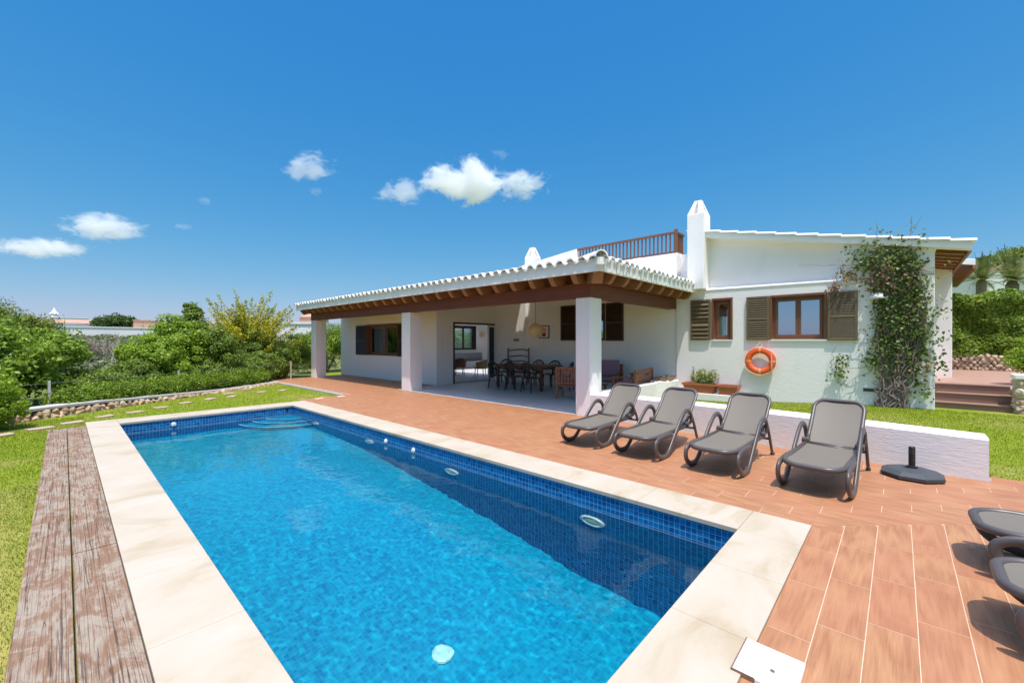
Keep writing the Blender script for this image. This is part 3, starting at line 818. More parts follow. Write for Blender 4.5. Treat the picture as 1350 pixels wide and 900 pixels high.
# hip rafter
o=rafter_mb(6.9,.20,.2,.12); 
for i,v in enumerate(o.v): o.v[i]=(v[0],v[1],v[2]-0*SL)
hv=[]
for (t,s,z) in o.v:
    hv.append((t,s,2.755+ (z-2.755-SL*(t-.0))*1.15 + SL*t/1.4142 if False else z-SL*t+SL*t/1.4142-.02))
o.v=hv; o=o.build('rafter',M['rafter'],V,loc=(XE,YE,0)); o.rotation_euler=(0,0,R(45))
# ceiling boards (under tiles), two planes meeting at hip; small roof slot added to let sun onto the back wall
w=MB(); zc=lambda t: 2.925+SL*t
def pl(pts,f): w.face([(x,y,f(x,y)) for x,y in pts])
fl=lambda x,y: zc(x-XE); fs=lambda x,y: zc(y-YE)
RLx0,RLx1,RLy0,RLy1=11.45,11.82,9.96,10.38
pl([(XE+.75,YE+.75),(11.45,8.69),(11.45,19.2),(XE+.75,19.2)],fl)
pl([(11.45,8.69),(11.95,9.19),(11.95,RLy0),(11.45,RLy0)],fl); pl([(11.45,RLy1),(11.95,RLy1),(11.95,19.2),(11.45,19.2)],fl); 
pl([(RLx1,RLy0),(11.95,RLy0),(11.95,RLy1),(RLx1,RLy1)],fl)
pl([(XE+.75,YE+.75),(11.95,YE+.75),(11.95,9.19)],fs); vpart('ceiling',w,M['plaster_in'])
w=MB(); pl([(XE,YE),(XE+.75,YE+.75),(XE+.75,19.2),(XE,19.2)],fl); pl([(XE,YE),(11.95,YE),(11.95,YE+.75),(XE+.75,YE+.75)],fs); vpart('eave_boards',w,M['ceil'])
# white mortar fascia
w=MB(); w.box(XE-.0,XE+.05,YE-.0,19.22,2.885,3.11); vpart('fascia',w,M['tile_white'],bevel=.006)
w=MB(); w.box(XE+.052,11.93,YE,YE+.05,2.885,3.11); vpart('fascia',w,M['tile_white'],bevel=.006)
w=MB()
for i in range(19):
    xx=XE+.262*(i+.5); w=MB(); w.tube([(xx,YE-.004,2.90),(xx,YE-.012,3.0),(xx,YE-.02,3.12)],[.034,.036,.05],8); vpart('mortar_rib',w,M['tile_white'])
w=MB(); w.face([(XE,19.22,2.885),(12.0,19.22,2.885+SL*5.1),(12.0,19.22,3.14+SL*5.1),(XE,19.22,3.14)]); w.face([(XE,19.18,2.885),(XE,19.18,3.14),(12.0,19.18,3.14+SL*5.1),(12.0,19.18,2.885+SL*5.1)]); vpart('fascia',w,M['tile_white'])
# tiles
def tile_cols(mb, org, udir, vdir, ulen, vlen, pitch=.262):
    """barrel tiles: columns at pitch along u, running up v with slope SL"""
    n=int(ulen/pitch); U=Vector(udir); Vv=Vector(vdir); O=Vector(org)
    for i in range(n+1):
        u=pitch*(i+.5)
        if u>ulen: break
        vm=vlen(u)
        if vm<.1: continue
        rr=rnd.uniform(-.006,.006); ju=rnd.uniform(-.01,.01)
        v=-.06+rnd.uniform(-.015,.015); first=True
        while v<vm:
            v2=min(v+.42,vm)
            rows=[]
            for vv,lift,rad in ((v,.022,.098),(v2+.03 if v2<vm else v2,0,.082)):
                rows.append([O+U*(u+ju-rad*math.cos(a))+Vv*vv+Vector((0,0,SL*vv+lift+rr+.078*math.sin(a)*rad/.09)) for a in [math.pi*k/8 for k in range(9)]])
            mb.grid(rows)
            lo=[O+U*(u+ju-(.078)*math.cos(a))+Vv*v+Vector((0,0,SL*v+.022+rr+.060*math.sin(a))) for a in [math.pi*k/8 for k in range(9)]]
            mb.grid([lo,rows[0]])   # visible thickness at the butt
            inn=[p+Vv*.3+Vector((0,0,SL*.3)) for p in lo]; mb.grid([inn,lo])
            v+=.42; 
    # channel bed between barrels
    for i in range(n+1):
        u0=pitch*i-pitch*.5; 
        rows=[]
        us=[max(0,min(ulen,u0+pitch*k/6)) for k in range(7)]
        if us[-1]-us[0]<1e-4: continue
        r0=[O+U*uu+Vv*(-.03)+Vector((0,0,-.0+.012-.035*math.cos(math.pi*(k-3)/3)*.5)) for k,uu in enumerate(us)]
        r1=[O+U*uu+Vv*max(.0,vlen(uu))+Vector((0,0,SL*max(0,vlen(uu))-.0)) for k,uu in enumerate(us)]
        mb.grid([r0,r1])
        r2=[p-Vector((0,0,.02)) for p in r0]; mb.grid([r2,r0])
w=MB(); tile_cols(w,(XE,YE,3.10),(0,1,0),(1,0,0),15.1,lambda u: (min(5.12,u) if not (5.75<u<6.35) else 4.55))
vpart('roof_tiles',w,M['tile_white'],merge=False,autosmooth=None)
w=MB(); tile_cols(w,(XE,YE,3.10),(1,0,0),(0,1,0),5.07,lambda u: min(u,5.1))
vpart('roof_tiles',w,M['tile_white'],merge=False)
w=MB(); # hip ridge barrels
t=-.08
while t<7.1:
    c0=Vector((XE+t*.7071,YE+t*.7071,3.135+SL*t*.7071+.02)); c1=c0+Vector((.45*.7071,.45*.7071,SL*.45*.7071-.012)); s=Vector((.7071,-.7071,0))
    w.grid([[c+s*(r*math.cos(a))+Vector((0,0,r*1.0*math.sin(a))) for a in [math.pi*k/10 for k in range(11)]] for c,r in ((c0,.125),(c1,.105))])
    w.grid([[c0+s*(r*math.cos(a))+Vector((0,0,r*math.sin(a))) for a in [math.pi*k/10 for k in range(11)]] for r in (.125,.10)])
    t+=.43
w.tube([(XE+.02,YE+.02,3.0),(XE+.02,YE+.02,3.13)],.09,10)
vpart('hip_tiles',w,M['tile_white'],merge=False)

# second wing roof far right, pier, terrace
w=MB(); f2=lambda y: 3.52+.216*(y+1.45)
slabroof(w,16.02,21,2.5,-1.45,f2,.16); vpart('roof',w,M['tile_white'],bevel=.01)
w=MB(); slabroof(w,16.06,20.9,-.3,-1.40,lambda y:f2(y)-.12,.11); vpart('soffit',w,M['ceil'])
w=MB(); slabroof(w,16.02,21,-1.40,-1.47,lambda y:f2(y)-.10,.098); vpart('fascia',w,M['rafter'])
w=MB(); w.box(15.0,15.35,-.97,-.36,.6,3.40); vpart('pier',w,bevel=.015)
w=MB(); w.box(15.35,22,-.30,-.10,.5,3.5); vpart('wall',w)
# windows -------------------------------------------------------------
def shutter(parent, org, uvec, nvec, wd, ht, mat, slats=16, nrm_off=.0, split=True):
    """louvered shutter: org lower corner, uvec along width, nvec outwards"""
    O=Vector(org); U=Vector(uvec); N=Vector(nvec); Z=Vector((0,0,1))
    Mx=Matrix(((U.x,N.x,0,O.x),(U.y,N.y,0,O.y),(U.z,N.z,1,O.z),(0,0,0,1)))
    q=MB(); fw=.05; th=.035
    q.box(0,fw,0,th,0,ht,Mx); q.box(wd-fw,wd,0,th,0,ht,Mx); q.box(fw,wd-fw,0,th,0,fw,Mx); q.box(fw,wd-fw,0,th,ht-fw,ht,Mx)
    if split: q.box(fw,wd-fw,0,th,ht*.46,ht*.46+.05,Mx)
    s=q.build('shutter',mat,parent)
    q=MB()
    for k in range(slats):
        z=fw+(ht-2*fw)*(k+.5)/slats
        if split and abs(z-ht*.46-.025)<.03: continue
        sh=(ht-2*fw)/slats
        M2=Mx@Matrix.Translation((0,th*.5,z))@Matrix.Rotation(R(35),4,'X')
        q.box(fw,wd-fw,-.004,.004,-sh*.55,sh*.55,M2)
    q.box(fw,wd-fw,.002,.005,fw,ht-fw,Mx)
    q.build('slats',mat,s)
    return s
def window(axis, f, u0,u1,z0,z1, panes=2, glass='glass', sill=True, depth=.10, frame_mat='frame', out=-1):
    """frame set back in its opening. axis x: plane x=f, outwards = out*x"""
    P=(lambda a,c,d,e,g,h: (f-out*a if False else f+a, f+c, d,e,g,h)) 
    q=MB()
    def bx(mb,a,c,d,e,g,h):
        if axis=='x': mb.box(f+a,f+c,d,e,g,h)
        else: mb.box(d,e,f+a,f+c,g,h)
    fw=.06
    bx(q,depth,depth+.06,u0,u0+fw,z0,z1); bx(q,depth,depth+.06,u1-fw,u1,z0,z1); bx(q,depth,depth+.06,u0+fw,u1-fw,z0,z0+fw); bx(q,depth,depth+.06,u0+fw,u1-fw,z1-fw,z1)
    wdw=q.build('window',M[frame_mat],V)
    pw=(u1-u0-2*fw)/panes
    for i in range(panes):
        a=u0+fw+pw*i; c=a+pw; s=MB(); sf=.055
        bx(s,depth-.015,depth+.04,a+.002,a+sf,z0+fw+.002,z1-fw-.002); bx(s,depth-.015,depth+.04,c-sf,c-.002,z0+fw+.002,z1-fw-.002)
        bx(s,depth-.015,depth+.04,a+sf,c-sf,z0+fw+.002,z0+fw+sf); bx(s,depth-.015,depth+.04,a+sf,c-sf,z1-fw-sf,z1-fw-.002)
        s.build('sash',M[frame_mat],wdw)
        g=MB(); bx(g,depth+.01,depth+.016,a+sf,c-sf,z0+fw+sf,z1-fw-sf); g.build('pane',M[glass],wdw)
    # outer casing proud of the wall
    q=MB(); bx(q,-.02,depth,u0-.04,u0+.008,z0-.0,z1+.04); bx(q,-.02,depth,u1-.008,u1+.04,z0-.0,z1+.04); bx(q,-.022,depth,u0-.04,u1+.04,z1-.008,z1+.042)
    q.build('casing',M[frame_mat],wdw)
    if sill:
        q=MB(); bx(q,-.035,depth,u0-.03,u1+.03,z0-.035,z0-.002); q.build('sill',M['white_paint'],wdw)
    return wdw
w1=window('x',11.9,1.24,2.30,1.60,2.64,2)
shutter(w1,(11.88,2.35,1.585),(0,1,0),(-1,0,0),.50,1.09,M['shutter'],18)
shutter(w1,(11.88,.66,1.575),(0,1,0),(-1,0,0),.53,1.10,M['shutter'],22)
w2=window('x',11.9,3.22,3.66,1.60,2.66,1)
shutter(w2,(11.88,3.72,1.585),(0,1,0),(-1,0,0),.52,1.10,M['shutter'],9)
q=MB(); q.box(12.10,12.12,2.0,2.26,1.6,2.6)
for i in range(8): q.tube([(12.09,2.26-.03*i,2.6),(12.09,2.26-.03*i-.012*i*.3,1.62)],.014,6)
q.build('curtain',M['curtain'],w1)
q=MB(); q.box(12.11,12.13,3.3,3.6,1.62,1.98); q.build('blind',M['curtain'],w2)
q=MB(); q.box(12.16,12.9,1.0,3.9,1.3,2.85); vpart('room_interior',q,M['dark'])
w3=window('x',8.95,14.45,16.85,.97,2.23,2,glass='glass_in',depth=.14)
shutter(w3,(8.93,16.90,.965),(0,1,0),(-1,0,0),.92,1.28,M['shutter_dark'],20)
shutter(w3,(8.93,13.55,.965),(0,1,0),(-1,0,0),.86,1.28,M['shutter_dark'],20)
q=MB()
for i in range(14): q.tube([(9.28,16.6-.045*i,2.25),(9.28,16.6-.045*i,1.0)],.024,6)
q.build('curtain',M['curtain'],w3)
w4=window('y',19.15,10.9,12.9,.95,2.25,2,glass='glass_in',sill=False); w5=window('y',19.15,15.5,17.3,1.05,2.45,2,glass='glass_in',sill=False,frame_mat='shutter_dark')
# closed dark shutters on the porch back wall
wp=MB(); wp.box(11.925,11.948,6.98,8.06,1.58,2.78); wp=wp.build('window',M['shutter_dark'],V)
q=MB(); q.box(11.915,11.924,7.04,7.48,1.66,2.70); q.box(11.915,11.924,7.56,8.0,1.66,2.70); q.build('pane',M['glass'],wp)
shutter(wp,(11.945,8.10,1.58),(0,1,0),(-1,0,0),.63,1.21,M['shutter_dark'],20); shutter(wp,(11.945,6.32,1.57),(0,1,0),(-1,0,0),.62,1.21,M['shutter_dark'],20)
q=MB(); q.box(11.93,11.948,6.2,8.8,1.53,1.565); q.build('sill',M['white_paint'],wp)
# sliding door
q=MB(); q.box(9.70,9.765,11.93,12.19,0,2.26); q.box(9.70,11.9,11.93,12.19,2.20,2.26); d=q.build('sliding_door',M['shutter_dark'],V)
q=MB(); q.box(11.50,11.55,11.97,12.01,.02,2.2); q.box(11.86,11.92,11.93,12.01,.02,2.2); q.box(11.55,11.86,11.97,12.01,.02,.10); q.box(11.55,11.86,11.97,12.01,2.12,2.2); q.build('frame',M['white_paint'],d)
q=MB(); q.box(11.55,11.86,11.985,11.99,.10,2.12); q.build('pane',M['glass_in'],d)
q=MB(); q.box(11.535,11.545,11.94,11.965,.95,1.2); q.build('handle',M['metal'],d)
# floor trim, wall vent, wall lamp, small outlet
q=MB(); q.box(11.885,11.898,.22,.60,.44,.56); vn=q.build('vent',M['white_paint'],V)
q=MB(); q.box(11.878,11.884,.25,.57,.465,.535); q.build('grille',M['dkconcrete'],vn)
q=MB(); rows=[]
for i in range(7):
    ph=math.pi/2*i/6; rows.append([(11.9-.16*math.cos(ph)*math.sin(a),.31+.19*math.cos(ph)*math.cos(a),2.46+.16*math.sin(ph)) for a in [math.pi*k/16 for k in range(17)]])
q.grid(rows); q.face(rows[0]); o=q.build('wall_lamp',M['white_paint'],smooth=True); tag(o,'white half-dome lamp on the facade beside the creeper','wall lamp')
q=MB(); q.box(11.815,11.828,10.62,10.90,1.55,1.66); vpart('light_switch',q,M['metal'])
# plinth along deck wall
q=MB(); q.box(8.935,8.949,11.96,19.38,.0,.06); vpart('skirting',q,M['white_paint'])

# ------------------------------------------------------------------ low white wall
def low_wall():
    b=MB(); x0a,y0a=6.95,-.73; x1a,y1a=7.385,4.655
    N=40; rows=[]
    for k in range(N+1):
        t=k/N; x=x0a+(x1a-x0a)*t; y=y0a+(y1a-y0a)*t
        zt=.475+.045*t*(1-t)*2 
        if t>.95: zt=.47
        th=.33
        if t<.03: 
            in_=.0
        else: in_=0
        rows.append([(x+in_,y,-.06),(x+in_,y,zt-.02),(x+in_+.025,y,zt),(x+th-in_,y,zt+.004),(x+th-in_,y,-.06)])
    b.grid(rows); b.face(rows[0]); b.face(rows[-1][::-1]); return b
lwall=low_wall().build('low_white_wall',M['plaster_low'],autosmooth=25); tag(lwall,'low whitewashed rendered wall behind the row of four loungers','garden wall')
q=MB(); q.face([(6.942,-.745,.001),(7.374,4.655,.001),(7.374,4.655,.045),(6.942,-.745,.045)]); q.build('skirting',M['tile_white'],lwall)
# porch side wall with planter
q=MB(); q.box(7.845,10.7,4.665,4.90,-.05,.46); vpart('porch_side_wall',q,bevel=.015)
pn=MB(); 
poly=[(10.65+.6+.62*math.cos(a),4.72+.30*math.sin(a)) for a in [2*math.pi*k/24 for k in range(24)]]
pn.prism(poly,-.05,.48); pl_=pn.build('round_planter',M['plaster'],autosmooth=40); tag(pl_,'white rounded masonry planter of dried plants at the porch corner','planter')
q=MB(); q.box(11.55,11.895,2.80,4.65,-.15,.17); led=q.build('pot_ledge',M['plaster'],bevel=.012); tag(led,'white masonry ledge carrying two terracotta troughs','ledge')

# ------------------------------------------------------------------ foliage
def leaf_mesh(name, C, D, size, mat, parent=None, aspect=1.9, droop=.3, seed=0):
    """C centres (n,3), D outward dirs (n,3); one rhombic leaf per point"""
    rs=np.random.RandomState(seed); n=len(C)
    nrm=D+rs.normal(0,.55,(n,3)); nrm[:,2]+=.25; nrm/=np.linalg.norm(nrm,axis=1)[:,None]+1e-9
    t=rs.normal(0,1,(n,3)); t-= (t*nrm).sum(1)[:,None]*nrm; t/=np.linalg.norm(t,axis=1)[:,None]+1e-9
    s=np.cross(nrm,t)
    L=(size*rs.uniform(.6,1.35,n))[:,None]; Wd=L/aspect
    a=C-t*L*.5; c=C+t*L*.5-nrm*L*droop*.3
    b1=C+s*Wd*.5+nrm*L*.06; b2=C-s*Wd*.5+nrm*L*.06
    Vv=np.stack([a,b1,c,b2],1).reshape(-1,3)
    me=bpy.data.meshes.new(name); me.vertices.add(n*4); me.vertices.foreach_set('co',Vv.ravel())
    me.loops.add(n*4); me.loops.foreach_set('vertex_index',np.arange(n*4,dtype=np.int32))
    me.polygons.add(n); me.polygons.foreach_set('loop_start',np.arange(0,n*4,4,dtype=np.int32))
    me.update(); me.materials.append(mat)
    o=bpy.data.objects.new(name,me); link(o,parent); return o
def clump_points(lumps, n, seed, shell=.35, clumps=26, csize=.30):
    rs=np.random.RandomState(seed); Cs=[];Ds=[]
    vol=np.array([l[3]*l[4]*l[5] for l in lumps])**.67; vol/=vol.sum()
    for l,vv in zip(lumps,vol):
        c=np.array(l[:3]); r=np.array(l[3:6]); m=int(n*vv)
        K=max(6,int(clumps*max(vv*len(lumps),.5)))
        d=rs.normal(0,1,(K,3)); d/=np.linalg.norm(d,axis=1)[:,None]; d[:,2]=np.where(d[:,2]<-.35,-d[:,2]*.5,d[:,2])
        cc=c+d*r*rs.uniform(.55,.98,(K,1))
        cr=csize*np.mean(r)*rs.uniform(.6,1.35,K)
        k=rs.randint(0,K,m)
        e=rs.normal(0,1,(m,3)); e/=np.linalg.norm(e,axis=1)[:,None]
        rad=rs.uniform(.35,1.05,(m,1))**.6
        P=cc[k]+e*rad*cr[k][:,None]*np.array([1.1,1.1,.8])
        # some interior fill
        f=rs.rand(m)<.22
        q=np.clip(rs.normal(0,.40,(m,3)),-.85,.85)*r+c; P=np.where(f[:,None],q,P)
        Cs.append(P); Ds.append(np.where(f[:,None],rs.normal(0,1,(m,3)),e*.7+ (P-c)/r*.5))
    return np.concatenate(Cs),np.concatenate(Ds)
def branches(mb, base, lumps, seed, r0=.05, n=7):
    rs=random.Random(seed); base=Vector(base)
    for k in range(n):
        l=rs.choice(lumps); tgt=Vector(l[:3])+Vector((rs.uniform(-.7,.7)*l[3],rs.uniform(-.7,.7)*l[4],rs.uniform(-.3,.75)*l[5]))
        mid=base.lerp(tgt,.45)+Vector((rs.uniform(-.15,.15),rs.uniform(-.15,.15),.1))*(tgt-base).length
        pts=bez([base,base.lerp(mid,.5)+Vector((0,0,.05)),mid,tgt],4)
        mb.tube(pts,[r0*(1-.85*i/(len(pts)-1)) for i in range(len(pts))],6)
def bush(name, label, cat, lumps, n, size, mat, seed, group=None, base=None, r0=.05, nb=8, bark='bark', clumps=26, csize=.3, aspect=1.9, mat2=None):
    zb=min(l[2]-l[5] for l in lumps); cx=sum(l[0] for l in lumps)/len(lumps); cy=sum(l[1] for l in lumps)/len(lumps)
    if base is None: base=(cx,cy,ground_h(cx,cy)-.05)
    e=empty(name,base,label=label,cat=cat,group=group)
    lum=[(l[0]-base[0],l[1]-base[1],l[2]-base[2],l[3],l[4],l[5]) for l in lumps]
    C,D=clump_points(lum,n,seed,clumps=clumps,csize=csize)
    C=C[C[:,2]>.0]; D=D[:len(C)]
    if mat2:
        k=int(len(C)*.8); idx=np.random.RandomState(seed).permutation(len(C))
        leaf_mesh('foliage',C[idx[:k]],D[idx[:k]],size,M[mat],e,aspect,seed=seed); leaf_mesh('new_growth',C[idx[k:]],D[idx[k:]],size,M[mat2],e,aspect,seed=seed+1)
    else: leaf_mesh('foliage',C,D,size,M[mat],e,aspect,seed=seed)
    mb=MB(); branches(mb,(0,0,0),lum,seed,r0,nb); mb.build('trunk',M[bark],e,smooth=True)
    return e
# left garden
bush('shrub','rounded glossy bright green bush at the extreme left edge beside the lawn','shrub',[(-1.0,12.15,.38,.58,.55,.66),(-1.25,12.0,.35,.55,.55,.62),(-1.7,11.6,.5,.6,.6,.55),(-1.05,12.2,.1,.45,.40,.4)],30000,.06,'leaf_bright',11,mat2='leaf_hedge',csize=.24,clumps=40)
bush('shrub','very large spreading green shrub beyond the kerb wall at the left','shrub',
  [(-2.3,13.9,.85,1.2,1.1,1.05),(-1.1,14.9,.8,1.0,.9,1.0),(-3.4,12.9,.9,1.1,1.1,1.0),(-.6,16.6,1.15,1.1,1.1,.85),(-1.9,16.2,1.3,1.5,1.2,1.0)],80000,.11,'leaf_hedge',12,mat2='leaf_bright',clumps=90,csize=.22,r0=.08)
bush('pine_tree','flat-topped green pine rising behind the big left shrub','tree',
 [(-3.6,26.5,2.5,2.6,2.2,.95),(-1.5,27.5,2.1,1.8,1.6,.75),(-5.0,25.5,3.3,2.2,2,.8)],42000,.13,'leaf_pine',13,clumps=50,csize=.28,r0=.14,aspect=3)
bush('oleander','oleander bush with pale dry flowers behind the big left shrub','shrub',[(-1.7,22.4,1.5,1.3,.9,.55)],9000,.09,'twig',14,clumps=30)
bush('shrub','low dense dark green shrub just past the first fence post','shrub',[(.65,15.5,.35,.55,.5,.42),(1.35,16.1,.45,.75,.6,.55),(.4,16.4,.35,.7,.5,.5)],30000,.065,'leaf_mid',15,mat2='leaf_hedge',clumps=50,csize=.26)
bush('shrub','tall leafy light green shrub midway along the left hedge','shrub',
  [(1.9,17.0,.9,.9,.8,.95),(2.5,17.6,1.25,.9,.8,1.1),(2.2,16.7,.4,.9,.5,.5)],60000,.085,'leaf_bright',16,mat2='leaf_hedge',clumps=80,csize=.22)
bush('shrub','upright shrub with thin sprigs against the sky left of the golden conifer','shrub',
  [(3.1,18.2,1.4,.8,.7,1.15),(3.1,18.3,2.5,.30,.30,.5),(3.7,18.1,1.1,.8,.7,1.0)],34000,.075,'leaf_mid',17,mat2='leaf_bright',clumps=60,csize=.2)
bush('shrub','mounded dark green shrub below the golden conifer','shrub',
  [(3.2,17.2,.4,.9,.5,.5),(4.3,18.1,.5,.9,.6,.65),(5.3,18.7,.5,.9,.6,.65)],50000,.065,'leaf_mid',18,mat2='leaf_hedge',clumps=80,csize=.22)
bush('shrub','dense shrub between the golden conifer and the farthest porch column','shrub',
  [(6.3,19.4,.75,.8,.6,.85),(7.1,20.2,1.0,.8,.7,1.0),(6.0,18.9,.35,.5,.35,.42)],44000,.065,'leaf_mid',19,mat2='leaf_bright',clumps=70,csize=.22)
bush('shrub','leafy climber-covered shrub seen between the farthest column and the house wall','shrub',
  [(9.3,22.3,1.2,1.2,.8,1.25),(10.9,22.8,1.3,1.2,.9,1.3),(8.4,21.9,.8,.8,.6,.9)],30000,.085,'leaf_hedge',20,mat2='leaf_bright',clumps=46)
bush('hedge','green hedge outside the far windows of the house','hedge',[(12.8,22.6,1.3,1.6,.7,1.4),(15.6,22.8,1.3,1.6,.7,1.4),(18.4,23,1.3,1.8,.7,1.4),(21,23.2,1.3,1.8,.7,1.4)],26000,.12,'leaf_bright',21)
L_=[]
for k in range(22):
    t=.40+.56*k/21; p=wall_line(t); L_.append((p.x-.74*.42-.0,p.y+.42*.8,ground_h(p.x,p.y)+.28,.38,.34,rnd.uniform(.28,.42)))
bush('hedge','low leafy hedge growing through the wire fence behind the left kerb wall','hedge',L_,60000,.055,'leaf_hedge',61,mat2='leaf_bright',clumps=240,csize=.34,nb=22,r0=.02)
# golden conifer made of ascending plumes
def conifer():
    bx,by=5.35,20.3; bz=ground_h(bx,by)
    e=empty('golden_conifer',(bx,by,bz),label='wide golden-yellow conifer with feathery upswept plumes above the hedge',cat='conifer')
    rs=random.Random(5); C=[];D=[]; mb=MB()
    for k in range(165):
        az=rs.uniform(0,6.283); el=R(rs.uniform(8,75)) if k>14 else R(rs.uniform(24,70)); Ln=rs.uniform(1.9,2.75)*(1-.12*math.sin(el)) if k<50 else rs.uniform(1.0,2.2)
        st=Vector((rs.uniform(-.2,.2),rs.uniform(-.2,.2),rs.uniform(.3,1.7)))
        dr=Vector((math.cos(az)*math.cos(el),math.sin(az)*math.cos(el),math.sin(el)))
        pts=[st+dr*(Ln*i/9)+Vector((0,0,.16*Ln*(i/9)**2*math.cos(el))) for i in range(10)]
        mb.tube(pts[:8],[.03*(1-i/9) for i in range(8)],5)
        for j in range(300):
            t=rs.uniform(.15,1); i=min(8,int(t*9)); f=t*9-i; p=pts[i].lerp(pts[min(9,i+1)],f)
            wdt=.25*(1-t)**.5+.03
            o=Vector((rs.gauss(0,1),rs.gauss(0,1),rs.gauss(0,1))).normalized()*wdt*rs.uniform(.3,1)
            C.append(tuple(p+o)); D.append(tuple(dr*.3+o.normalized()*.8))
    C=np.array(C);D=np.array(D)
    hr=np.hypot(C[:,0],C[:,1]); outer=(hr*.55+C[:,2]*.55)+np.random.RandomState(1).normal(0,.22,len(C))+np.random.RandomState(2).normal(0,.25,len(C))>1.15
    leaf_mesh('golden_foliage',C[outer],D[outer],.085,M['leaf_gold'],e,2.6,seed=4)
    leaf_mesh('inner_foliage',C[~outer],D[~outer],.10,M['leaf_mid'],e,2.6,seed=5)
    cc,dd=clump_points([(0,0,1.15,1.35,1.35,1.05)],26000,77,clumps=60,csize=.24); k=cc[:,2]>0
    leaf_mesh('core_foliage',cc[k],dd[k],.085,M['leaf_mid'],e,2.6,seed=78)
    mb.tube([(0,0,-.1),(0,0,1.6)],[.12,.05],8); mb.build('trunk',M['bark'],e,smooth=True)
conifer()
# dead shrub and bare tree
def bare(name,label,x,y,h,sp,seed,n=26,r0=.05,leaf=0,cat='tree'):
    z=ground_h(x,y); e=empty(name,(x,y,z),label=label,cat=cat); rs=random.Random(seed); mb=MB(); C=[]
    def grow(p,d,L,r,dep):
        pts=[p]; q=p
        for i in range(4):
            d=(d+Vector((rs.uniform(-.28,.28),rs.uniform(-.28,.28),rs.uniform(-.05,.2)))).normalized(); q=q+d*L/4; pts.append(q)
        mb.tube(pts,[r*(1-.16*i) for i in range(5)],5,cap=False)
        if dep>0:
            for k in range(3 if dep>1 else 4):
                a=pts[rs.randint(2,4)]; grow(a,(d+Vector((rs.uniform(-sp,sp),rs.uniform(-sp,sp),rs.uniform(0,.5)))).normalized(),L*.68,r*.5,dep-1)
        else: C.append(tuple(q))
    for k in range(n): grow(Vector((rs.uniform(-.1,.1)*n*.5,rs.uniform(-.1,.1)*n*.5,0)),Vector((rs.uniform(-.6,.6),rs.uniform(-.6,.6),1)).normalized(),h*.42,r0,3)
    mb.build('trunk',M['bark_pale'],e,merge=False)
    if leaf:
        rs2=np.random.RandomState(seed); c=np.repeat(np.array(C),leaf,0)+rs2.normal(0,.12,(len(C)*leaf,3)); leaf_mesh('twigs',c,rs2.normal(0,1,c.shape),.12,M['twig'],e,5,seed=seed)
bare('bare_tree','leafless pale forked tree standing in the scrub field',1.8,28.5,2.3,.8,3,2,.07)
bare('dead_shrub','grey dead shrub left of the leafless forked tree',.6,30.5,1.9,.9,4,9,.03,10,'shrub')
# scrub field between garden and village
rs=np.random.RandomState(9); C=[];D=[]
for k in range(420):
    y=rs.uniform(26,150); x=rs.uniform(-.35*y+2,.42*y-1)*1.0; s=rs.uniform(.5,1.3)*(1+y/120); z=ground_h(x,y)
    if y>24 and rs.rand()<.3 and y<60: s*=1.2
    m=int(260); e=rs.normal(0,1,(m,3)); e/=np.linalg.norm(e,axis=1)[:,None]; e[:,2]=abs(e[:,2])
    C.append(np.array([x,y,z])+e*np.array([1.5,1.5,.55])*s*rs.uniform(.6,1,(m,1))); D.append(e)
C=np.concatenate(C);D=np.concatenate(D)
sc=leaf_mesh('scrub',C,D,.34,M['leaf_scrub'],None,1.5,seed=2); tag(sc,kind='stuff')

# far village --------------------------------------------------------
def house(name,label,x,y,w,d,h,rot=0,roof='flat',mat='farwhite',wins=(),roofh=1.0,group=None,extra=None):
    z=ground_h(x,y)-.3; e=empty(name,(x,y,z),rot,label,'house',group)
    q=MB(); q.box(-w/2,w/2,-d/2,d/2,0,h); q.build('wall',M[mat],e)
    q=MB()
    if roof=='flat': q.box(-w/2-.15,w/2+.15,-d/2-.15,d/2+.15,h+.002,h+.25)
    elif roof=='gable':
        for s in (-1,1): q.face([(-w/2-.3,s*(d/2+.4),h-.1),(w/2+.3,s*(d/2+.4),h-.1),(w/2+.3,0,h+roofh),(-w/2-.3,0,h+roofh)])
        for s in (-1,1): q.face([(s*w/2,-d/2,h),(s*w/2,d/2,h),(s*w/2,0,h+roofh-.1)])
    q.build('roof',M['pinkroof'] if roof=='gable' else M[mat],e)
    for (wx,wz,ww,wh) in wins:
        q=MB(); q.box(wx-ww/2,wx+ww/2,-d/2-.05,-d/2+.02,wz,wz+wh); q.build('window',M['dark'],e)
    return e
house('village_house','long low white house with garage doors on the distant skyline',8.8,150,27,9,2.5,.0,'flat',wins=[(-11.3,.5,1.2,1.0),(-9,.5,1.1,1.0)])
house('village_house','brown-tiled row roof just above the long white wall on the skyline',6.0,161,24,9,4.0,.0,'gable',roofh=1.0)
house('village_house','pinkish boxy house right of the dark round tree on the skyline',16.8,153,9,7,4.5,.1,'flat',mat='pinkroof')
house('village_house','white flat-roofed house beside the tiny church-like tower',1.0,181,7.0,8,5.8,.15,'flat',wins=[(1.5,3,.8,1.2)])
tw=empty('white_tower',(-2.0,190,ground_h(-2,190)-.3),label='slim white tower on the skyline at the far left',cat='tower')
q=MB(); q.box(-2.4,2.4,-2,2,0,4.8); q.box(-1.5,1.5,-1.3,1.3,4.8,6.0); q.lathe([(1.0,6.0),(.9,7.4),(1.1,7.5),(.6,8.1),(.12,9.2),(.02,9.6)],n=12); q.build('wall',M['farwhite'],tw)
q=MB(); q.box(-.4,.4,-2.05,-1.98,2.2,3.6); q.build('window',M['dark'],tw)
house('village_house','white house with a chimney behind the golden conifer, left of the porch roof',23.0,62.5,8.5,7,3.6,-.75,'flat')
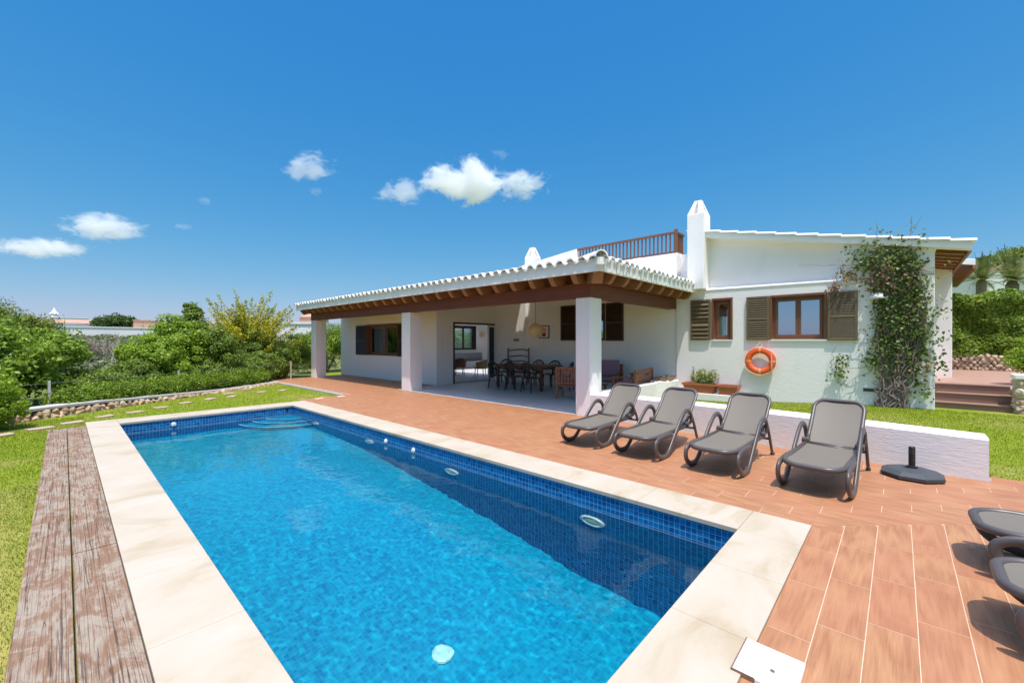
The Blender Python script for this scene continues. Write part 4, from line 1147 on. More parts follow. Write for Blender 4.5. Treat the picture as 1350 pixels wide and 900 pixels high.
q=empty('village_house',(26.5,66.5,ground_h(26.5,66.5)),-.75,'pale house with small tiled top storey peeping over the white one','house')
w=MB(); w.box(-1.6,1.6,-1.5,1.5,0,4.6); w.build('wall',M['pinkroof'],q); w=MB()

w.lathe([(2.4,4.6),(.2,5.35)],n=4,a0=R(45)); w.build('roof',M['pinkroof'],q); w=MB(); w.box(-.3,.3,-.3,.3,4.9,5.8); w.build('chimney',M['farwhite'],q)
bush('pine_tree','dark rounded tree standing on the skyline above the brown roofs','tree',[(9.6,152,6.9,4.2,3,1.7),(7.6,152,6.3,2.6,2.4,1.1),(12.2,152,6.5,2.3,2.2,1.2)],9000,.55,'leaf_dark',31,clumps=40,csize=.3,r0=.25)
bush('round_tree','small round clipped tree on the skyline left of the golden conifer','tree',[(19.2,126,6.3,1.7,1.7,1.3)],3000,.4,'leaf_dark',32,r0=.15)
bush('pine_tree','distant dark pine just left of the porch roof tip','tree',[(27.0,68,5.2,1.6,1.4,1.0),(25.6,67,4.6,1.0,1,.6)],5000,.3,'leaf_dark',33,r0=.15)
bush('round_tree','low dark tree on the skyline right of the white tower','tree',[(4.6,178,6.0,2.6,2,.9)],2500,.5,'leaf_dark',34,r0=.15)

# ------------------------------------------------------------------ right side
def deckbox(): pass
b=MB(); TZ=.65
st=empty('garden_steps',(0,0,0),label='three brown tiled steps up to the raised terrace on the right',cat='steps')
for k,(x,z) in enumerate(((12.3,.31),(12.6,.48),(12.9,TZ))):
    q=MB(); q.box(x,x+.30 if k<2 else 13.2,-1.64,-.545,-.2 if k==0 else z-.2,z-.022); q.build('riser',M['step'],st)
    q=MB(); q.box(x-.02,x+.30 if k<2 else 13.2,-1.64,-.545,z-.02,z); q.build('tread',M['deck'] if False else M['step'],st,bevel=.004)
deck=MB(); planks([(13.2,19.5,-5.5,-.545)],'y',13.2,-.5,z=TZ)
M['deck2']=plain('terrace_tiles_with_sheen',(.40,.25,.19),.6,.2,3)  # deck tiles made paler: grazing reflection put into the base colour
tag(deck.build('terrace',M['deck2'],merge=False),kind='structure')
q=MB(); q.box(13.2,19.6,-5.5,-.545,.0,TZ-.003); tag(q.build('terrace_base',M['grout'],merge=False),kind='structure')
# dry stone wall under hedge
rw=empty('dry_stone_wall',(19.5,-3,TZ),label='rough dry-stone wall below the tall clipped hedge on the right',cat='stone wall')
q=MB()
for lay in range(5):
    for k in range(44):
        y=-.2-k*.14-(.07 if lay%2 else 0)
        rocks(q,lambda rs,y=y,lay=lay:(Vector((.05+rs.uniform(-.03,.03),y+3,.04+lay*.098)),.088),1,0,lay*100+k+7)
q.box(.10,.5,-3,3,-.1,.44); q.build('stones',M['rock_pale'],rw,merge=False)
def box_hedge(name,label,x0,x1,y0,y1,z0,z1,n,size,mat,seed,mat2=None,rough=.10):
    rs=np.random.RandomState(seed); e=empty(name,((x0+x1)/2,(y0+y1)/2,z0),label=label,cat='hedge')
    P=rs.uniform([x0,y0,z0],[x1,y1,z1],(n,3)); face=rs.choice([0,0,0,4,4,2,3],n)
    D=np.zeros((n,3))
    j=rs.uniform(0,1,n)**2*.25
    P[face==0,0]=x0+j[face==0]; D[face==0]=(-1,0,.2); P[face==4,2]=z1-j[face==4]; D[face==4]=(0,0,1)
    P[face==2,1]=y0+j[face==2]; D[face==2]=(0,-1,0); P[face==3,1]=y1-j[face==3]; D[face==3]=(0,1,0)
    off=np.array([mnoise.noise(Vector((p[0]*1.6,p[1]*1.6,p[2]*1.9))) for p in P]); P+=D*off[:,None]*rough*2.2
    P-=np.array([(x0+x1)/2,(y0+y1)/2,z0])
    k=int(n*.75); leaf_mesh('foliage',P[:k],D[:k],size,M[mat],e,1.6,seed=seed); 
    leaf_mesh('new_growth',P[k:],D[k:],size,M[mat2 or mat],e,1.6,seed=seed+1)
    q=MB(); q.box(x0+.30-(x0+x1)/2,x1-.3-(x0+x1)/2,-(y1-y0)/2+.3,(y1-y0)/2-.3,0,z1-z0-.3); q.build('trunk',M['bark'],e)
    return e
box_hedge('hedge','tall clipped leafy hedge above the dry-stone wall on the right',19.6,21.2,-7,.8,1.06,3.0,60000,.085,'leaf_hedge',41,'leaf_bright')
bush('shrub','bright yellow-green bush beside the stone pier at the right edge','shrub',[(13.5,-2.05,1.15,.40,.36,.55),(13.8,-2.5,1.0,.5,.5,.6)],20000,.055,'leaf_bright',42,base=(13.6,-2.2,.3))
rp=empty('stone_pier',(12.35,-1.79,.1),label='short stone pier with a white cap next to the steps at the right edge',cat='pier')
q=MB()
for lay in range(8):
    for k in range(5):
        for xx in (-.10,.1):
            rocks(q,lambda rs,k=k,lay=lay,xx=xx:(Vector((xx,.12-k*.12,.05+lay*.09)),.085),1,0,900+lay*20+k+int(xx*10))
q.box(-.1,.1,-.4,.15,-.1,.68); q.build('stones',M['rock_pale'],rp,merge=False)
q=MB(); q.box(-.18,.2,-.55,.20,.735,.83); q.build('cap',M['plaster'],rp,bevel=.02)
q=MB(); q.box(12.45,13.2,-2.4,-1.66,-.2,.6); o=q.build('retaining_wall',M['plaster'],bevel=.02); tag(o,'short white retaining wall hidden behind the stone pier','garden wall')
# palms
def palm(x,y,zt,s,seed,label):
    zb=zt-3.2*s; e=empty('palm_tree',(x,y,zb),label=label,cat='palm',group='palms behind the hedge'); rs=random.Random(seed)
    q=MB(); H=3.2*s-1.0*s; q.tube([(0,0,-1.0),(0,0,H*.5),(0,0,H*.9),(0,0,H*1.05)],[.34*s,.28*s,.30*s,.15*s],10); q.build('trunk',M['bark'],e,merge=False)
    fr=MB()
    for k in range(34):
        az=rs.uniform(0,6.28); el=R(rs.uniform(5,82)); L=2.1*s*rs.uniform(.8,1.15)
        d=Vector((math.cos(az)*math.cos(el),math.sin(az)*math.cos(el),math.sin(el))); p=Vector((0,0,H)); pts=[p]
        for i in range(8): d=(d+Vector((0,0,-.16*math.cos(el)))).normalized(); p=p+d*L/8; pts.append(p)
        side=d.cross(Vector((0,0,1))).normalized()
        for i in range(1,9):
            for m in range(3):
                q0=pts[i-1].lerp(pts[i],m/3); ll=.42*s*math.sin(math.pi*min(.95,(i+m/3)/9.5+.12))
                for sg in (-1,1):
                    tip=q0+side*sg*ll*.8+(pts[i]-pts[i-1]).normalized()*ll*.6-Vector((0,0,ll*.15))
                    wv=(pts[i]-pts[i-1]).normalized()*.035*s
                    fr.face([q0-wv,q0+wv,tip])
        fr.tube(pts,.012*s,4,cap=False)
    fr.build('crown',M['leaf_palm'],e,merge=False)
palm(30,-2.9,5.1,.62,1,'squat palm behind the hedge, nearer the second roof corner')
palm(31.5,-4.05,5.25,.78,2,'larger palm with arching pale fronds nearer the right photo edge')
bush('pine_tree','broad umbrella pine crown rising above the hedge at the right edge','tree',
 [(64,-8.6,9.0,5.0,2.6,1.1),(62,-7.1,7.9,4.0,2.0,.9),(66,-10.5,10.0,4.5,3,1.1)],34000,.30,'leaf_pine',51,clumps=60,csize=.26,base=(64,-8.3,5),r0=.35,nb=14,aspect=2.6)
bush('pine_tree','thin sparse grey-green pine between the second roof and the umbrella pine','tree',
 [(70,-7.3,10.2,2.6,1.6,.6),(70,-8.2,9.8,1.8,1.3,.4)],3500,.30,'leaf_dark',52,clumps=24,base=(70,-7.2,6),r0=.16,nb=10)
def rhouse(label,x,y,w,d,h,rot,roofm,zb):
    e=empty('hillside_house',(x,y,zb),rot,label,'house'); q=MB(); q.box(-w/2,w/2,-d/2,d/2,0,h); q.build('wall',M['farwhite'],e)
    q=MB(); q.box(-w/2-.3,w/2+.3,-d/2-.3,d/2+.3,h+.002,h+.22); q.build('roof',M['pinkroof'],e); return e
rhouse('pale hillside house with two small white gables between the palms',45,-4.8,7.0,6,3.2,0,'',3.0)
rhouse('tiled house at the right edge behind the larger palm',50,-8.6,5,5,4.0,0,'',3.2)
q=empty('gabled_wall',(41,-4.6,4.1),0,'small whitewashed gabled wall between the two palms','wall')
w=MB(); 
for (ya,yb,zt) in ((-.95,.75,1.9),(-2.9,-1.9,1.6)):
    pts=[(0,ya,0),(0,yb,0),(0,yb,zt-.5),(0,(ya+yb)/2,zt),(0,ya,zt-.5)]; w.face(pts); w.face([(.3,a,c) for _,a,c in reversed(pts)])
    for i in range(5): j=(i+1)%5; w.face([pts[i],pts[j],(.3,pts[j][1],pts[j][2]),(.3,pts[i][1],pts[i][2])])
w.build('wall_face',M['farwhite'],q)

# ------------------------------------------------------------------ creeper on the facade
def creeper():
    rs=random.Random(21); e=empty('creeper',(11.8,.1,ground_h(11.8,.1)),label='twisted woody creeper with small leaves climbing the facade by the steps',cat='climbing plant')
    O=Vector((11.8,.1,ground_h(11.8,.1))); mb=MB(); C=[];D=[];C2=[];D2=[]
    def stem(p,tgt,r,n=14,wob=.10):
        pts=[p]; 
        for i in range(1,n+1):
            t=i/n; q=p.lerp(tgt,t)+Vector((rs.uniform(-.03,.02),rs.uniform(-wob,wob),rs.uniform(-wob*.4,wob*.4)))*math.sin(math.pi*min(t+.1,1))
            q.x=min(q.x,11.875); pts.append(q)
        pts=bez(pts,2); mb.tube([q-O for q in pts],[r*(1-.7*i/len(pts)) for i in range(len(pts))],5,cap=False); return pts
    def leaves(c,sig,n,dry=False):
        for k in range(n):
            p=Vector((11.86-abs(rs.gauss(0,sig[0])),c.y+rs.gauss(0,sig[1]),c.z+rs.gauss(0,sig[2])))
            (C2 if dry else C).append(tuple(p-O)); (D2 if dry else D).append((-1+rs.gauss(0,.5),rs.gauss(0,.5),rs.gauss(.3,.4)))
    for k in range(34):
        b0=Vector((11.82-rs.uniform(0,.08),.12+rs.uniform(-.28,.22),.12)); mid=Vector((11.84-rs.uniform(0,.06),rs.uniform(-.45,.45),rs.uniform(1.2,2.2)))
        s=stem(b0,mid,rs.uniform(.010,.022)); 
        tgt=Vector((11.84,rs.uniform(-.42,.55),rs.uniform(2.6,3.7))); s2=stem(s[-1],tgt,.009)
        for p in s2[::2]: leaves(p,(.04,.06,.07),4,rs.random()<.4)
        for p in s[len(s)//2::2]: leaves(p,(.05,.09,.10),3,rs.random()<.4)
    # crossing runners
    for (y0,z0,y1,z1) in ((.1,1.0,1.15,.95),(1.15,.95,1.05,1.45),(.3,1.55,.75,1.5),(.2,1.2,.9,.55),(.9,.6,1.1,1.15),(.4,3.2,1.75,3.35),(.3,2.9,1.1,2.75),(1.1,2.75,1.0,3.2),(.2,3.4,-.35,3.75),(-.3,2.0,-.45,2.8),(-.1,3.3,-.2,4.15),(.35,3.5,.35,4.1),(0,3.5,-.35,4.1)):
        stem(Vector((11.84,y0,z0)),Vector((11.84,y1,z1)),.008,8,.06)
    # leaf masses following the photographed shape
    for (cy,cz,sy,sz,n,dry) in ((.45,3.25,.30,.16,650,0),(.05,3.35,.28,.22,800,0),(-.15,3.0,.22,.25,700,0),(.25,2.85,.25,.22,700,1),(.85,3.0,.18,.12,380,1),
       (1.05,2.75,.12,.10,260,1),(.10,2.45,.22,.28,900,0),(-.25,2.4,.16,.22,420,0),(.05,1.95,.22,.25,850,0),(-.30,1.8,.16,.2,380,0),(.15,1.5,.25,.18,600,0),(-.35,1.35,.14,.15,300,0),
       (.42,1.15,.16,.12,300,0),(.95,1.08,.10,.10,150,0),(.98,.82,.10,.10,140,0),(-.42,.95,.10,.16,180,1),(-.40,.55,.07,.14,110,0),(.0,1.05,.25,.2,260,0),(-.2,.6,.2,.2,120,0),(.0,2.9,.4,.5,420,1),(.3,3.7,.10,.10,60,0),(-.3,3.65,.12,.10,60,0),(.65,3.55,.2,.1,150,0)):
        leaves(Vector((11.8,cy,cz)),(.07,sy*.70,sz*.9),int(n*.30),dry)
    # sprays around the corner and above the roof line
    for (cy,cz,n) in ((-.60,2.2,25),(-.6,1.5,25),(-.60,1.1,25),(-.15,3.95,4),(.35,3.9,4)):
        leaves(Vector((11.8,cy,cz)),(.05,.07,.14),n)
    mb.build('stems',M['vinewood'],e,merge=False)
    leaf_mesh('leaves',np.array(C),np.array(D),.068,M['leaf_vine'],e,1.4,seed=6)
    leaf_mesh('dry_leaves',np.array(C2),np.array(D2),.055,M['leaf_dry'],e,1.4,seed=7)
creeper()

# ------------------------------------------------------------------ loungers
def make_lounger(label):
    e=empty('sun_lounger',(0,0,0),label=label,cat='sun lounger',group='taupe sun loungers around the pool')
    HW=.30; SZ=.335
    # seat sling outline (x along length) : rounded foot end
    def outline(x0,x1,hw,r,n=8):
        pts=[]
        for sy in (1,-1):
            arc=[(x0+r-r*math.cos(a),sy*(hw-r*.8+r*.8*math.sin(a))) for a in [math.pi/2*k/n for k in range(n+1)]]
            pts+= (arc[::-1] if sy==1 else arc)
        return pts     # from +y side round the foot to -y side
    # frame rim of the seat
    def zseat(x): return SZ-.015*math.sin(math.pi*min(1,x/1.2))+.012*max(0,(.25-x)/.25)*-1.6
    o=outline(0,1.15,HW,.22,8)
    path=[(1.16,HW,zseat(1.16))]+[(x,y,zseat(x)) for x,y in o]+[(1.16,-HW,zseat(1.16))]
    q=MB(); q.tube([Vector(p) for p in path],.030,10,ry=1.0,up=(0,0,1)); 
    q.tube([(1.16,-HW,.33),(1.16,HW,.33)],.02,8); q.tube([(.62,-HW,.30),(.62,HW,.30)],.016,6)
    q.build('seat_frame',M['resin'],e,smooth=True)
    q=MB(); rows=[]
    nx=24
    for i in range(nx+1):
        x=.02+(1.15-.02)*i/nx
        if x<.22: hw=HW-.22*.8+.22*.8*math.sin(math.acos(max(-1,min(1,(.22-x)/.22))))
        else: hw=HW
        hw-=.004
        rows.append([(x,hw*(2*j/8-1),zseat(x)+.012-.012*(1-(2*j/8-1)**2)) for j in range(9)])
    q.grid(rows); q.build('seat_sling',M['sling'],e,smooth=True)
    # backrest
    th=R(43); Lb=.76; B0=Vector((1.19,0,.345)); bd=Vector((math.cos(th),0,math.sin(th))); bn=Vector((-math.sin(th),0,math.cos(th)))
    def bp(s,y,off=0): return B0+bd*s+Vector((0,y,0))+bn*(off-.025*math.sin(math.pi*s/Lb))
    r=.13; pth=[bp(0,.285)]+[bp(s,.285+.012*s) for s in (.2,.4,Lb-r)]
    pth+=[bp(Lb-r+r*math.sin(a),.29-r+r*math.cos(a)) for a in [math.pi/2*k/6 for k in range(1,7)]]
    pth+=[bp(Lb+.012*0,0)]
    full=pth+[Vector((p.x,-p.y,p.z)) for p in reversed(pth[:-1])]
    q=MB(); q.tube(full,.020,8,ry=1.35,up=tuple(bn)); q.tube([bp(0,-.285),bp(0,.285)],.02,8)
    bk=q.build('backrest_frame',M['resin'],e,smooth=True)
    q=MB(); rows=[]
    for i in range(19):
        s=Lb*i/18*.985; hw=.275
        if s>Lb-r: hw=.285-r+math.sqrt(max(0,r*r-(s-(Lb-r))**2))
        rows.append([bp(s,hw*(2*j/8-1),.004-.014*(1-(2*j/8-1)**2)) for j in range(9)])
    q.grid(rows); q.build('backrest_sling',M['sling'],e,smooth=True)
    # arms: front loop, diagonal bar, arm arch, hinge
    for sy in (-1,1):
        Y=sy*.335
        P=[(.60,Y*.97,.305),(.35,Y,.312),(.16,Y,.30),(.065,Y*1.01,.245),(.075,Y*1.02,.14),(.18,Y*1.03,.055),(.33,Y*1.03,.028),(.46,Y*1.03,.06),(.62,Y*1.02,.20),(.84,Y*1.01,.40),(1.0,Y,.53),(1.12,Y,.585),(1.25,Y,.575),(1.34,Y*.99,.50),(1.36,Y*.97,.40),(1.34,sy*.30,.36)]
        q=MB(); q.tube(bez([(a,c,d) for a,c,d in P],4),.025,10,ry=1.45,up=(0,1,0)); q.build('armrest',M['resin'],e,smooth=True)
        P=[(1.18,Y,.582),(1.32,Y*1.0,.52),(1.46,Y,.34),(1.58,Y,.12),(1.66,Y,.0)]
        q=MB(); q.tube(bez(P,4),.020,8,ry=1.35,up=(0,1,0)); 
        q.box(1.62,1.69,Y-.025,Y+.025,0,.03); q.build('leg',M['resin'],e,smooth=False)
        q=MB(); n=10
        q.grid([[(1.22+rr*math.cos(a),sy*yy,.37+rr*math.sin(a)) for a in [2*math.pi*k/n for k in range(n)]] for yy,rr in ((.25,.001),(.25,.038),(.345,.038),(.345,.001))],True); q.build('hinge',M['resin'],e)
    q=MB(); q.tube([(1.5,-.33,.26),(1.5,.33,.26)],.018,6); q.tube([bp(.42,-.2,-.01),(1.52,-.2,.27)],.012,6); q.tube([bp(.42,.2,-.01),(1.52,.2,.27)],.012,6); q.build('back_support',M['resin'],e)
    return e
LG=[((5.12,3.46),1,'taupe sun lounger farthest from the umbrella base, beside the porch column'),((5.10,2.57),-1,'second taupe lounger of the row, next to the one by the porch column'),
    ((5.09,1.61),-2.0,'third taupe lounger of the row, standing below the orange life ring'),((5.08,.65),-3.5,'taupe lounger nearest the umbrella base at the end of the row'),
    ]
pro=make_lounger(LG[0][2])
for i,((x,y),a,lab) in enumerate(LG):
    o=pro if i==0 else copy_tree(pro); o.location=(x,y,.001); o.scale=(.93,.86,.92); o.rotation_euler=(0,0,R(a)); o['label']=lab
for (x,y),a,lab in (((4.42,-.40),-89,'cropped lounger at the right photo edge, upper of the two'),((3.46,-.40),-91,'cropped lounger at the right photo edge, lower one nearest the viewer')):
    o=copy_tree(pro); o.scale=(.93,.86,.92); o.location=(x,y,.001); o.rotation_euler=(0,0,R(a)); o['label']=lab

# umbrella base
u=empty('umbrella_base',(6.62,-.11,.0),label='dark octagonal parasol base with a short empty pole by the low wall',cat='umbrella base')
q=MB(); prof=[(.27,.008),(.285,.018),(.285,.05),(.22,.085),(.07,.105),(.05,.107)]
q.lathe(prof,n=8,a0=R(22.5)); q.face([(.05*math.cos(R(22.5)+math.pi/4*k),.05*math.sin(R(22.5)+math.pi/4*k),.107) for k in range(8)]); q.build('base',M['dkconcrete'],u)
q=MB(); q.lathe([(.05,.10),(.05,.125),(.030,.13),(.030,.34),(.026,.345),(.022,.34),(.022,.2)],n=16); q.build('pole',M['black'],u,smooth=False)
q=MB(); q.tube([(-.03,0,.30),(-.075,.0,.30)],.008,8); q.tube([(-.075,0,.275),(-.075,0,.325)],.014,8); q.build('knob',M['black'],u)

# life ring
lr=empty('life_ring',(11.80,2.53,1.065),label='orange life ring hanging on the white facade below the window',cat='life ring')
q=MB(); Rr,rr=.265,.078; n=48; m=14
def ringp(a,c,k=1.0): return (-rr*.75*k*math.sin(c),(Rr+rr*k*math.cos(c))*math.cos(a),(Rr+rr*k*math.cos(c))*math.sin(a))
q.grid([[ringp(2*math.pi*i/n,2*math.pi*j/m) for j in range(m)] for i in range(n+1)],True); q.build('ring',M['orange'],lr,smooth=True)
for k in range(4):
    a0=math.pi/2*k; q=MB(); q.grid([[ringp(a0-.09+.18*i/6,2*math.pi*j/m,1.025) for j in range(m)] for i in range(7)],True); q.build('band',M['orange_band'],lr,smooth=True)
q=MB()
for k in range(4):
    a0=math.pi/2*k; pts=[(-.05,(Rr+rr+.012+.03*math.sin(math.pi*i/10))*math.cos(a0+math.pi/2*i/10)*(1),(Rr+rr+.012-.03*math.sin(math.pi*i/10))*math.sin(a0+math.pi/2*i/10)) for i in range(11)]
    q.tube(pts,.006,6)
q.tube([(-.03,-.05,Rr+rr),(.06,0,Rr+rr+.16),(-.03,.09,Rr+rr-.01)],.005,5); q.tube([(-.09,-.26,.2),(-.085,-.27,-.2)],.006,5); q.build('rope',M['rope'],lr)

# pots
def trough(y0,y1,label,plant):
    cx,cy=11.72,(y0+y1)/2; L=(y1-y0)/2; e=empty('terracotta_trough',(cx,cy,.172),label=label,cat='plant pot')
    q=MB(); h=.255; 
    def rect(sx,sy,z): return [(-sx,-sy,z),(sx,-sy,z),(sx,sy,z),(-sx,sy,z)]
    q.grid([rect(.105,L*.76,0),rect(.142,L*.94,h-.05),rect(.162,L,h-.05),rect(.162,L,h),rect(.135,L*.95,h),rect(.13,L*.93,h-.05)],True); q.face(rect(.105,L*.76,0)); q.build('pot',M['terracotta'],e)
    q=MB(); q.face(rect(.132,L*.935,h-.045)); q.build('soil',M['soil'],e)
    if plant:
        rs=np.random.RandomState(3); C=[];D=[]; mb=MB()
        for k in range(40):
            a=rs.uniform(0,6.28); t=np.array([rs.uniform(-.08,.08),rs.uniform(-.32,.18),h-.05]); tip=t+np.array([rs.uniform(-.1,.1),rs.uniform(-.12,.12),rs.uniform(.18,.44)])
            mb.tube([tuple(t),tuple((t+tip)/2+.01),tuple(tip)],.006,5)
            for j in range(26): f=rs.uniform(.3,1.05); C.append(t+(tip-t)*f+rs.normal(0,.022,3)); D.append(rs.normal(0,1,3))
        leaf_mesh('succulent_leaves',np.array(C),np.array(D),.07,M['succulent'],e,2.0,seed=8); mb.build('stems',M['succulent'],e)
    return e
trough(3.50,4.38,'long terracotta trough with a pale green succulent on the white ledge',True)
trough(2.98,3.47,'shorter empty terracotta trough on the white ledge',False)
# dried plants in planter
rs=np.random.RandomState(12); C=[];D=[];mb=MB()
for k in range(70):
    a=rs.uniform(0,6.28); r=rs.uniform(0,1)**.5; b0=Vector((11.25+.52*r*math.cos(a),4.72+.24*r*math.sin(a),.47)); tp=b0+Vector((rs.uniform(-.1,.1),rs.uniform(-.1,.1),rs.uniform(.05,.16)))
    mb.tube([tuple(b0),tuple(b0.lerp(tp,.5)+Vector((.01,.01,0))),tuple(tp)],.004,4)
    for j in range(9): C.append(np.array(b0.lerp(tp,rs.uniform(.2,1)))+rs.normal(0,.02,3)); D.append(rs.normal(0,1,3))
e=empty('dried_plants',(11.25,4.72,.47),label='tangle of dried brown stems filling the rounded white planter',cat='plant')
C=np.array(C)-np.array([11.25,4.72,.47]); leaf_mesh('dry_leaves',C,np.array(D),.05,M['leaf_dry'],e,2.5,seed=9)
mb.v=[(a-11.25,c-4.72,d-.47) for a,c,d in mb.v]; mb.build('stems',M['twig'],e)

# ------------------------------------------------------------------ porch furniture
def dining_chair(label):
    e=empty('dining_chair',(0,0,0),label=label,cat='chair',group='black dining chairs around the porch table')
    q=MB(); q.prism([(.21*math.cos(a)*(1.05 if math.cos(a)>0 else 1),.22*math.sin(a)) for a in [2*math.pi*k/20 for k in range(20)]],.43,.46); q.build('seat',M['black'],e)
    for sx in (-1,1):
        for sy in (-1,1):
            q=MB(); q.tube([(sx*.17,sy*.17,.44),(sx*.20,sy*.20,.2),(sx*.22,sy*.215,0)],[.024,.022,.018],6); q.build('leg',M['black'],e)
    q=MB(); q.tube(bez([(.20,-.24,.43),(.20,-.255,.62),(.02,-.25,.66),(-.16,-.24,.70),(-.22,-.20,.80),(-.245,-.08,.875),(-.25,0,.885),(-.245,.08,.875),(-.22,.20,.80),(-.16,.24,.70),(.02,.25,.66),(.20,.255,.62),(.20,.24,.43)],4),.023,7); q.build('hoop_back',M['black'],e,smooth=True)
    q=MB()
    for k in range(5):
        y=-.13+.065*k; q.tube([(-.18,y*.8,.45),(-.23,y,.65),(-.242,y*.9,.865)],.012,5)
    q.build('back_slats',M['black'],e); return e
cs=[(9.70,9.66,0,'black chair at the front left of the dining table'),(9.72,8.92,2,'middle one of the three black chairs in front of the dining table'),(9.70,8.22,-4,'black chair at the front right of the dining table'),
    (10.95,10.55,200,'black chair behind the left end of the dining table'),(11.25,9.35,182,'black chair behind the table, left of the last two'),(11.22,8.62,178,'black chair behind the table, second from the column'),
    (10.85,7.78,110,'black chair at the right head of the table, closest to the column')]
c0=dining_chair(cs[0][3])
for i,(x,y,a,lab) in enumerate(cs):
    o=c0 if i==0 else copy_tree(c0); o.location=(x,y,.005); o.rotation_euler=(0,0,R(a)); o['label']=lab
tb=empty('dining_table',(10.5,9.1,.005),label='long dark wooden dining table in the shade of the porch',cat='table')
q=MB(); q.box(-.48,.48,-1.15,1.15,.735,.78); q.build('tabletop',M['table'],tb,bevel=.008)
q=MB(); q.box(-.40,.40,-1.0,1.0,.66,.734); q.build('apron',M['table'],tb)
for sx in (-1,1):
    for sy in (-1,1): q=MB(); q.box(sx*.38-.04,sx*.38+.04,sy*.95-.04,sy*.95+.04,0,.733); q.build('leg',M['table'],tb)
# rustic rack
rk=empty('branch_headboard',(11.70,10.55,.005),label='rustic settle with curved branch rungs behind the dining table',cat='bench')
for s in (-1,1): q=MB(); q.tube([(0,s*.52,0),(0.01,s*.53,.7),(0,s*.52,1.30)],[.035,.032,.03],8); q.build('post',M['bark'],rk)
q=MB()
for z in (.55,.75,.95,1.18): q.tube(bez([(0,-.52,z+.02),(.01,-.2,z+.07),(0,.15,z+.05),(0,.52,z-.05+.06)],5),.02,6)
q.build('rungs',M['bark'],rk,smooth=True)
q=MB(); q.box(-.42,.0,-.55,.55,.40,.44); q.build('seat',M['table'],rk)
# paper lamp
lp=empty('paper_lantern',(10.25,8.50,1.90),label='round pale paper lantern hanging above the dining table',cat='lantern')
q=MB(); q.lathe([(.23*math.sin(math.pi*k/16)+.001,.23*math.cos(math.pi*k/16)*.98) for k in range(17)],n=28); q.build('shade',M['paper'],lp,smooth=True)
q=MB(); q.tube([(0,0,.22),(0,0,1.5)],.006,5); q.build('cord',M['black'],lp)
# picture
pc=empty('picture',(11.94,9.48,1.90),label='small framed picture of an orange flower bunch on the porch wall',cat='picture')
q=MB(); q.box(-.02,.008,-.23,.23,-.235,.235); q.build('frame',M['shutter_dark'],pc)
q=MB(); q.box(-.026,-.021,-.20,.20,-.205,.205); q.build('canvas',M['curtain'],pc)
q=MB()
for k in range(9): a=k*.7; q.lathe([(.055,0),(.03,.004),(.001,.005)],c=(0,0,0),n=8); 
q.v=[]; q.f=[]; q.uv=[]
for k in range(14):
    cy,cz=.10*math.cos(k*2.4)*(k/14)**.5,.05+.10*math.sin(k*2.4)*(k/14)**.5; q.ngon([(-.028-.0004*k,cy+.045*math.cos(a),cz+.045*math.sin(a)) for a in [2*math.pi*i/8 for i in range(8)]])
q.build('flowers',M['orange_band'],pc); q=MB(); q.ngon([(-.0275,-.09,-.16),(-.0275,.09,-.16),(-.0275,.07,-.03),(-.0275,-.07,-.03)]); q.build('vase',M['shutter_dark'],pc)
# slatted armchair, sofas
def slat_seat(name,label,W_,mat,cush,loc,rz,back_h=.86,vertical=True,cat='armchair'):
    e=empty(name,loc,rz,label,cat); D_=.62; hw=W_/2
    for sx in (-1,1):
        for sy in (-1,1):
            x=.27 if sx>0 else -.30; q=MB(); q.box(x-.03,x+.03,sy*(hw-.03)-.03,sy*(hw-.03)+.03,0,.60 if sx>0 else back_h); q.build('leg',mat,e,bevel=.004)
        
    for sy in (-1,1): q=MB(); q.box(-.27,.34,sy*(hw-.03)-.035,sy*(hw-.03)+.035,.603,.635); q.build('armrest',mat,e,bevel=.004)
    q=MB(); q.box(-.27,.27,-hw+.06,hw-.06,.33,.38); q.build('seat',mat,e)
    q=MB(); q.box(-.325,-.285,-hw+.06,hw-.06,back_h-.07,back_h-.005); q.box(-.325,-.285,-hw+.06,hw-.06,.40,.45)
    if vertical:
        n=int(W_/.10)
        for k in range(n): y=-hw+.09+(W_-.18)*k/(n-1); q.box(-.315,-.295,y-.025,y+.025,.45,back_h-.07)
    else:
        for k in range(5): z=.47+.065*k; q.box(-.315,-.295,-hw+.06,hw-.06,z,z+.045)
    q.build('back',mat,e)
    if cush:
        q=MB(); q.box(-.24,.28,-hw+.07,hw-.07,.385,.48); q.build('seat_cushion',M['mauve'],e,bevel=.03)
        if cush>1: q=MB(); q.box(-.275,-.14,-hw+.08,hw-.08,.50,.98); q.build('back_cushion',M['mauve'],e,bevel=.04)
    return e
slat_seat('garden_armchair','reddish slatted armchair just left of the near porch column',.62,M['teak_red'],1,(9.45,6.62,.005),R(20))
slat_seat('garden_armchair','armchair with a tall mauve cushion in the porch corner',.72,M['teak'],2,(11.2,6.42,.005),R(195))
slat_seat('garden_sofa','slatted teak sofa with its back to the lawn, beside the planter',1.5,M['teak'],1,(10.5,5.28,.005),R(98),.82,False,'sofa')
ct=empty('coffee_table',(9.6,6.0,.005),label='low slatted teak table between the porch seats',cat='table')
q=MB(); 
for k in range(6): q.box(-.35,.35,-.28+.095*k,-.28+.095*k+.08,.38,.405)
q.build('tabletop',M['teak'],ct)
for sx in (-1,1):
    for sy in (-1,1): q=MB(); q.box(sx*.3-.025,sx*.3+.025,sy*.22-.025,sy*.22+.025,0,.379); q.build('leg',M['teak'],ct)
